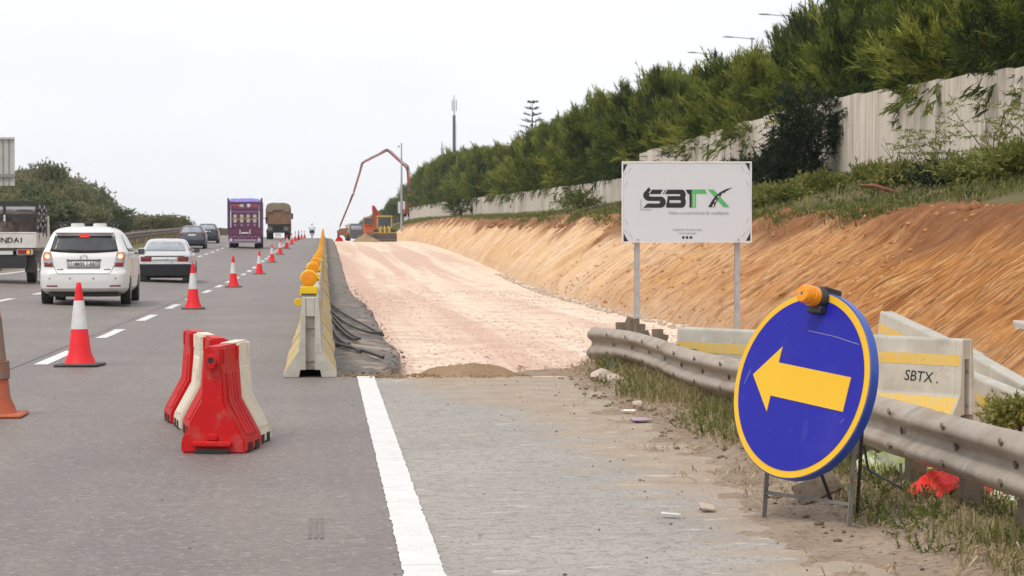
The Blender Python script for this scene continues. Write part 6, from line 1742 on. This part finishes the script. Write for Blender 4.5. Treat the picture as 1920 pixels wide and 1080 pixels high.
bv = [broad(5.5, 2.6, 900, 11, 400 + i, lb_, 1.0, [.1, .15, .05, .2][i]) for i in range(4)]
ub = [False] * 4
ltop = lambda px: float(np.interp(px, [-120, 0, 30, 60, 110, 130, 165, 190, 210, 240, 262, 290, 312, 335, 350], [335, 338, 326, 320, 330, 335, 345, 362, 384, 402, 402, 410, 405, 420, 436]))
rr2 = random.Random(5); k_ = 0
for D, stepx in ((300, 12), (262, 15), (225, 18), (190, 22), (160, 26)):
    lim = {300: 345, 262: 330, 225: 232, 190: 190, 160: 130}[D]
    px = -110
    while px < lim:
        Dq = D + rr2.uniform(-14, 14); x = xat(px, Dq)
        zt_ = CAMZ + (450 - ltop(px) + {300: 0, 262: -3, 225: -4, 190: -16, 160: -34}[D] * (.5 if px > 200 else 1)) * Dq / FPX + rr2.uniform(-.8, .3)
        zg = zhill(x, Dq)
        h = min(max(zt_ - zg, 2.6), 9.5)
        i_ = k_ % 4; k_ += 1
        o = bv[i_] if not ub[i_] else dup(bv[i_]); ub[i_] = True
        s = h / 5.5; o.location = (x, Dq, max(zg, zt_ - h) - .1); wq = max(s, .8) * rr2.uniform(.85, 1.15); o.scale = (wq, wq, s); o.rotation_euler = (0, 0, rr2.uniform(0, 6.28))
        px += stepx * rr2.uniform(.75, 1.25)
um = broad(7.0, 3.0, 760, 11, 420, 'umbrella pine with a flat crown standing out on top of the left hill', .42, .45); del um['group']
D = 200; x = xat(97, D); zt_ = at(97, 311, D).z; um.location = (x, D, zt_ - 6.6); um.scale = (.62, .62, 1)
o = um.children[0]
# ================================================================== grass, weeds, gravel and litter that nobody could count
def blades(name, X, Y, Z, hgt, wd, m, tone, lean=.45, seed=1, curve=True):
    rs = np.random.RandomState(seed); n_ = len(X)
    a_ = rs.rand(n_) * 6.283; ln = lean * (.3 + rs.rand(n_)); h = hgt * (.5 + .8 * rs.rand(n_))
    dx, dy = np.cos(a_) * ln, np.sin(a_) * ln
    sx, sy = -np.sin(a_ + rs.randn(n_) * .8), np.cos(a_ + rs.randn(n_) * .8); w_ = wd * (.6 + .8 * rs.rand(n_))
    b = np.stack([X, Y, Z], 1); s_ = np.stack([sx, sy, 0 * sx], 1) * w_[:, None] * .5
    mid = b + np.stack([dx * h * .35, dy * h * .35, h * .6], 1); tip = b + np.stack([dx * h, dy * h, h * (1 - .35 * ln)], 1)
    V = np.stack([b - s_, b + s_, mid + s_ * .7, mid - s_ * .7, tip], 1).reshape(-1, 3)
    i_ = np.arange(n_) * 5
    F = np.concatenate([np.stack([i_, i_ + 1, i_ + 2], 1), np.stack([i_, i_ + 2, i_ + 3], 1), np.stack([i_ + 3, i_ + 2, i_ + 4], 1)])
    o = npmesh(name, V, F, m, tone=np.repeat(np.clip(tone, 0, 1), 5)); return struct(o, 'stuff')
zv = np.vectorize(zverge)
n_ = 62000
X = 2.3 + 1.9 * RS.rand(n_); Y = 8.2 + 15.6 * RS.rand(n_) ** 1.15
dens = fbm(X * 1.8, Y * 1.1, 4, 500) * 1.5 + .48 * np.clip((X - 2.75) / .35, -1, 1.2) + .10
dens = dens + .35 * (Y < 10.6) * np.clip((X - 2.75) / .3, 0, 1) - .8 * np.clip((2.72 - X) / .3, 0, 1) * (Y < 11.6)
kp = (RS.rand(n_) < np.clip(dens, 0, 1) * 1.1); X, Y = X[kp], Y[kp]
hh = np.where(Y < 12.5, .085, .165) + .06 * np.clip(fbm(X * 2, Y * 2, 3, 501) * 3, -.6, 1)
blades('verge_grass', X, Y, zv(X, Y) - .01, hh, .0075, M['grass'], .42 + .9 * fbm(X * 1.5, Y * 1.5, 3, 502) + .18 * RS.randn(len(X)), .6, 3)
n_ = 15000
X = 2.05 + 1.6 * RS.rand(n_); Y = 8.0 + 15 * RS.rand(n_)
kp = RS.rand(n_) < np.clip(.35 + 1.4 * fbm(X * 2, Y * 1.2, 3, 510) - .40 * np.clip((2.55 - X) / .3, 0, 1), 0, 1); X, Y = X[kp], Y[kp]
o = blades('dry_straw', X, Y, np.maximum(zv(X, Y), 0) + .008, .055, .008, M['straw'], .5 + .25 * RS.randn(len(X)), 3.2, 5)
# little leafy weeds between the grass
def weeds(name, X, Y, Z, size, m, seed, k=14, lf=(.38, .11)):
    rs = np.random.RandomState(seed); n_ = len(X)
    B = np.repeat(np.stack([X, Y, Z], 1), 5, 0); n5 = len(B); B[:, :2] += rs.randn(n5, 2) * size * .35
    dv = rs.randn(n5, 3) * .6; dv[:, 2] = .6 + .5 * rs.rand(n5); dv /= np.linalg.norm(dv, axis=1, keepdims=True)
    V, T = sprays(B, dv, size * (.6 + .8 * rs.rand(n5)), k, size * lf[0], size * lf[1], .8, .1, rs, np.clip(.42 + .22 * rs.randn(n5), 0, 1))
    return struct(npmesh(name, V, np.arange(len(V)).reshape(-1, 3), M[m], tone=T), 'stuff')
n_ = 420; X = 2.62 + 1.0 * RS.rand(n_); Y = 9 + 14.0 * RS.rand(n_) ** .8
kp = fbm(X * 1.5, Y * .8, 3, 520) > -.06; weeds('verge_weeds', X[kp], Y[kp], zv(X[kp], Y[kp]), .12, 'leaf_bright', 521, 26, (.20, .055))
# bank vegetation
def bankpts(n_, d0, d1, seed, p=1.0):
    rs = np.random.RandomState(seed); Y = d0 + (d1 - d0) * rs.rand(n_) ** p
    c0 = crest(Y) - .15; X = c0 + (WALLX - .3 - c0) * rs.rand(n_) ** 1.05
    return X, Y
zbk = np.vectorize(zbank)
X, Y = bankpts(30000, 36, 130, 530, 1.5)
kp = fbm(X * .9, Y * .6, 4, 531) + .12 * RS.randn(len(X)) > -.10; X, Y = X[kp], Y[kp]
blades('bank_grass', X, Y, zbk(X, Y) - .02, .17, .022, M['grass'], .36 + .9 * fbm(X * .6, Y * .4, 3, 532) + .15 * RS.randn(len(X)), .5, 6)
X, Y = bankpts(1500, 38, 135, 540, 1.4); kp = fbm(X * .8, Y * .4, 3, 542) > -.03; X, Y = X[kp], Y[kp]; weeds('bank_weeds', X, Y, zbk(X, Y) - .03, .16, 'leaf_bright', 541, 12)
X, Y = bankpts(260, 38, 140, 545, 1.2); weeds('bank_undergrowth', X, Y, zbk(X, Y), .17, 'leaf_dark', 546, 12)
X, Y = bankpts(1600, 130, 420, 550); weeds('far_bank_weeds', X, Y, zbk(X, Y), .24, 'leaf_bright', 551, 8)
# reserve and hillside grass
rs = np.random.RandomState(560); n_ = 14000
X = -15.3 + 2.9 * rs.rand(n_); Y = 60 + 240 * rs.rand(n_) ** 1.2
Z = zr(Y) + .035 * 8 + .05
blades('reserve_grass', X, Y, Z, .75, .05, M['straw'], .3 + .3 * rs.randn(n_), .35, 7)
X = -32 + 6 * rs.rand(9000); Y = 90 + 260 * rs.rand(9000)
blades('hillside_grass', X, Y, np.vectorize(zhill)(X, Y) - .05, .8, .07, M['grass'], .4 + .25 * rs.randn(9000), .4, 8)
# gravel, clods and rubble: many small low stones in one mesh each
ICO = bmesh.new(); bmesh.ops.create_icosphere(ICO, subdivisions=1, radius=1); IV = np.array([v_.co[:] for v_ in ICO.verts]); IF = np.array([[v_.index for v_ in f.verts] for f in ICO.faces]); ICO.free()
def stones(name, X, Y, Z, r, m, seed, flat=.6):
    rs = np.random.RandomState(seed); n_ = len(X); nv = len(IV)
    S = r[:, None] * (.7 + .6 * rs.rand(n_, 3)); S[:, 2] *= flat
    a_ = rs.rand(n_) * 6.28; c, s_ = np.cos(a_)[:, None], np.sin(a_)[:, None]
    P = IV[None] * (1 + .22 * rs.randn(n_, nv, 1)) * S[:, None, :]
    x, y = P[..., 0] * c - P[..., 1] * s_, P[..., 0] * s_ + P[..., 1] * c
    V = np.stack([x + X[:, None], y + Y[:, None], P[..., 2] + Z[:, None]], -1).reshape(-1, 3)
    F = (IF[None] + (np.arange(n_) * nv)[:, None, None]).reshape(-1, 3)
    return struct(npmesh(name, V, F, m), 'stuff')
def zbedv(x, y):
    return zr(y) - .35 + .05 * fbm(x * .9, y * .25, 4, 40) + .02 * fbm(x * 4, y * 4, 3, 41)
rs = np.random.RandomState(570); n_ = 9000
Y = 23.5 + 50 * rs.rand(n_) ** 1.5; X = 1.0 + 6.2 * rs.rand(n_)
kp = fbm(X * .5, Y * .08, 3, 571) + .3 * (rs.rand(n_) - .5) > -.12; X, Y = X[kp], Y[kp]
rf = np.clip((24.2 - Y) / 2.4, 0, 1); rf = rf * rf * (3 - 2 * rf)
stones('gravel', X, Y, zbedv(X, Y) + rf * .335 * np.clip((3.6 - X) / .8, 0, 1), .012 + .022 * rs.rand(len(X)) ** 2, M['gravel'], 572)
M['red_clod'] = soil_mat('red_clods', (.24, .09, .038), (.33, .15, .07), (.13, .05, .022), (.45, .28, .16), 1.5)
n_ = 1500; Y = 34 + 110 * rs.rand(n_) ** 1.4; X = crest(Y) - .7 + 1.1 * rs.rand(n_)
stones('lip_clods', X, Y, np.where(X < crest(Y), crz(Y) - .7 * (crest(Y) - X), crz(Y)) + .04, .03 + .16 * rs.rand(n_) ** 3.5, M['red_clod'], 579)
n_ = 1100; Y = 28 + 70 * rs.rand(n_) ** 1.3; tq = rs.rand(n_) ** 2 * .3; X = toe(Y) - .4 + tq * 3.4
Zs = np.where(tq < .1, zbedv(X, Y), zr(Y) - .38 + 2.3 * np.clip(X - toe(Y), 0, 9) / 3.5)
stones('slope_rubble', X, Y, Zs + .02, .02 + .07 * rs.rand(n_) ** 3, M['stone'], 573)
n_ = 900; X = .7 + 2.0 * rs.rand(n_); Y = 8.3 + 13.4 * rs.rand(n_)
kp = rs.rand(n_) < .12 + .5 * np.clip((X - 1.4) / 1., 0, 1); X, Y = X[kp], Y[kp]
stones('road_grit', X, Y, np.full(len(X), .004), .003 + .007 * rs.rand(len(X)) ** 3, M['clod'], 574)
n_ = 170; X = -8 + 8.3 * rs.rand(n_); Y = 8.5 + 22 * rs.rand(n_)
stones('loose_chippings', X, Y, zr(Y) + .035 * np.clip(-3.3 - X, 0, None) + .002, .003 + .006 * rs.rand(n_) ** 2.5, M['edge_asphalt'], 575)
n_ = 1500; X = 2.35 + .75 * rs.rand(n_); Y = 8.4 + 14 * rs.rand(n_)
kp = rs.rand(n_) < np.clip(.25 + fbm(X * 3, Y * 1.2, 3, 576) * 2, 0, 1); X, Y = X[kp], Y[kp]
stones('dirt_clods', X, Y, np.maximum(zv(X, Y), -.0) + .003, .006 + .022 * rs.rand(len(X)) ** 3, M['clod'], 577)
n_ = 420; X = .15 + 2.0 * rs.rand(n_); Y = 21.6 + .7 * rs.rand(n_)
stones('tarmac_rubble', X, Y, np.full(n_, -.004), .008 + .022 * rs.rand(n_) ** 2.5, M['ramp_dirt'], 578)

rs = np.random.RandomState(590); n_ = 900; Y = 23 + 45 * rs.rand(n_) ** 1.4; X = .1 + .9 * rs.rand(n_)
stones('ledge_rubble', X, Y, zr(Y) - .03 - .04 * X, .006 + .022 * rs.rand(n_) ** 2.5, M['edge_asphalt'], 591)

rs = np.random.RandomState(595); n_ = 3000
ii = np.searchsorted(SLY[:, 0], 33 + 45 * rs.rand(n_) ** 1.3); jj = np.clip((rs.rand(n_) ** 1.2 * 63).astype(int), 0, 63)
kp = fbm(SLY[ii, jj] * .7, jj * .12, 4, 596) > -.02; ii, jj = ii[kp], jj[kp]
M['ochre_clod'] = soil_mat('ochre_clods', (.55, .29, .12), (.42, .185, .065), (.27, .11, .04), (.72, .50, .30), 1.2)
stones('slope_clods', SLX[ii, jj] + .02 * rs.randn(len(ii)), SLY[ii, jj] + .03 * rs.randn(len(ii)), SLZ[ii, jj] - .004, .010 + .05 * rs.rand(len(ii)) ** 4, M['ochre_clod'], 597, .75)

rs = np.random.RandomState(600); n_ = 420; Y = 34 + 90 * rs.rand(n_) ** 1.4; X = crest(Y) - .35 + .7 * rs.rand(n_)
kp = fbm(Y * .35, X * .5, 3, 601) > -.05; X, Y = X[kp], Y[kp]
weeds('lip_weeds', X, Y, crz(Y) + .02 - .5 * np.clip(crest(Y) - X, 0, 1), .22, 'leaf_bright', 602, 14)
X, Y = np.repeat(X, 22) + .22 * rs.randn(len(X) * 22), np.repeat(Y, 22) + .35 * rs.randn(len(Y) * 22)
blades('lip_grass', X, Y, crz(Y) + .02 - .5 * np.clip(crest(Y) - X, 0, 1), .22, .022, M['grass'], .45 + .2 * rs.randn(len(X)), .7, 603)
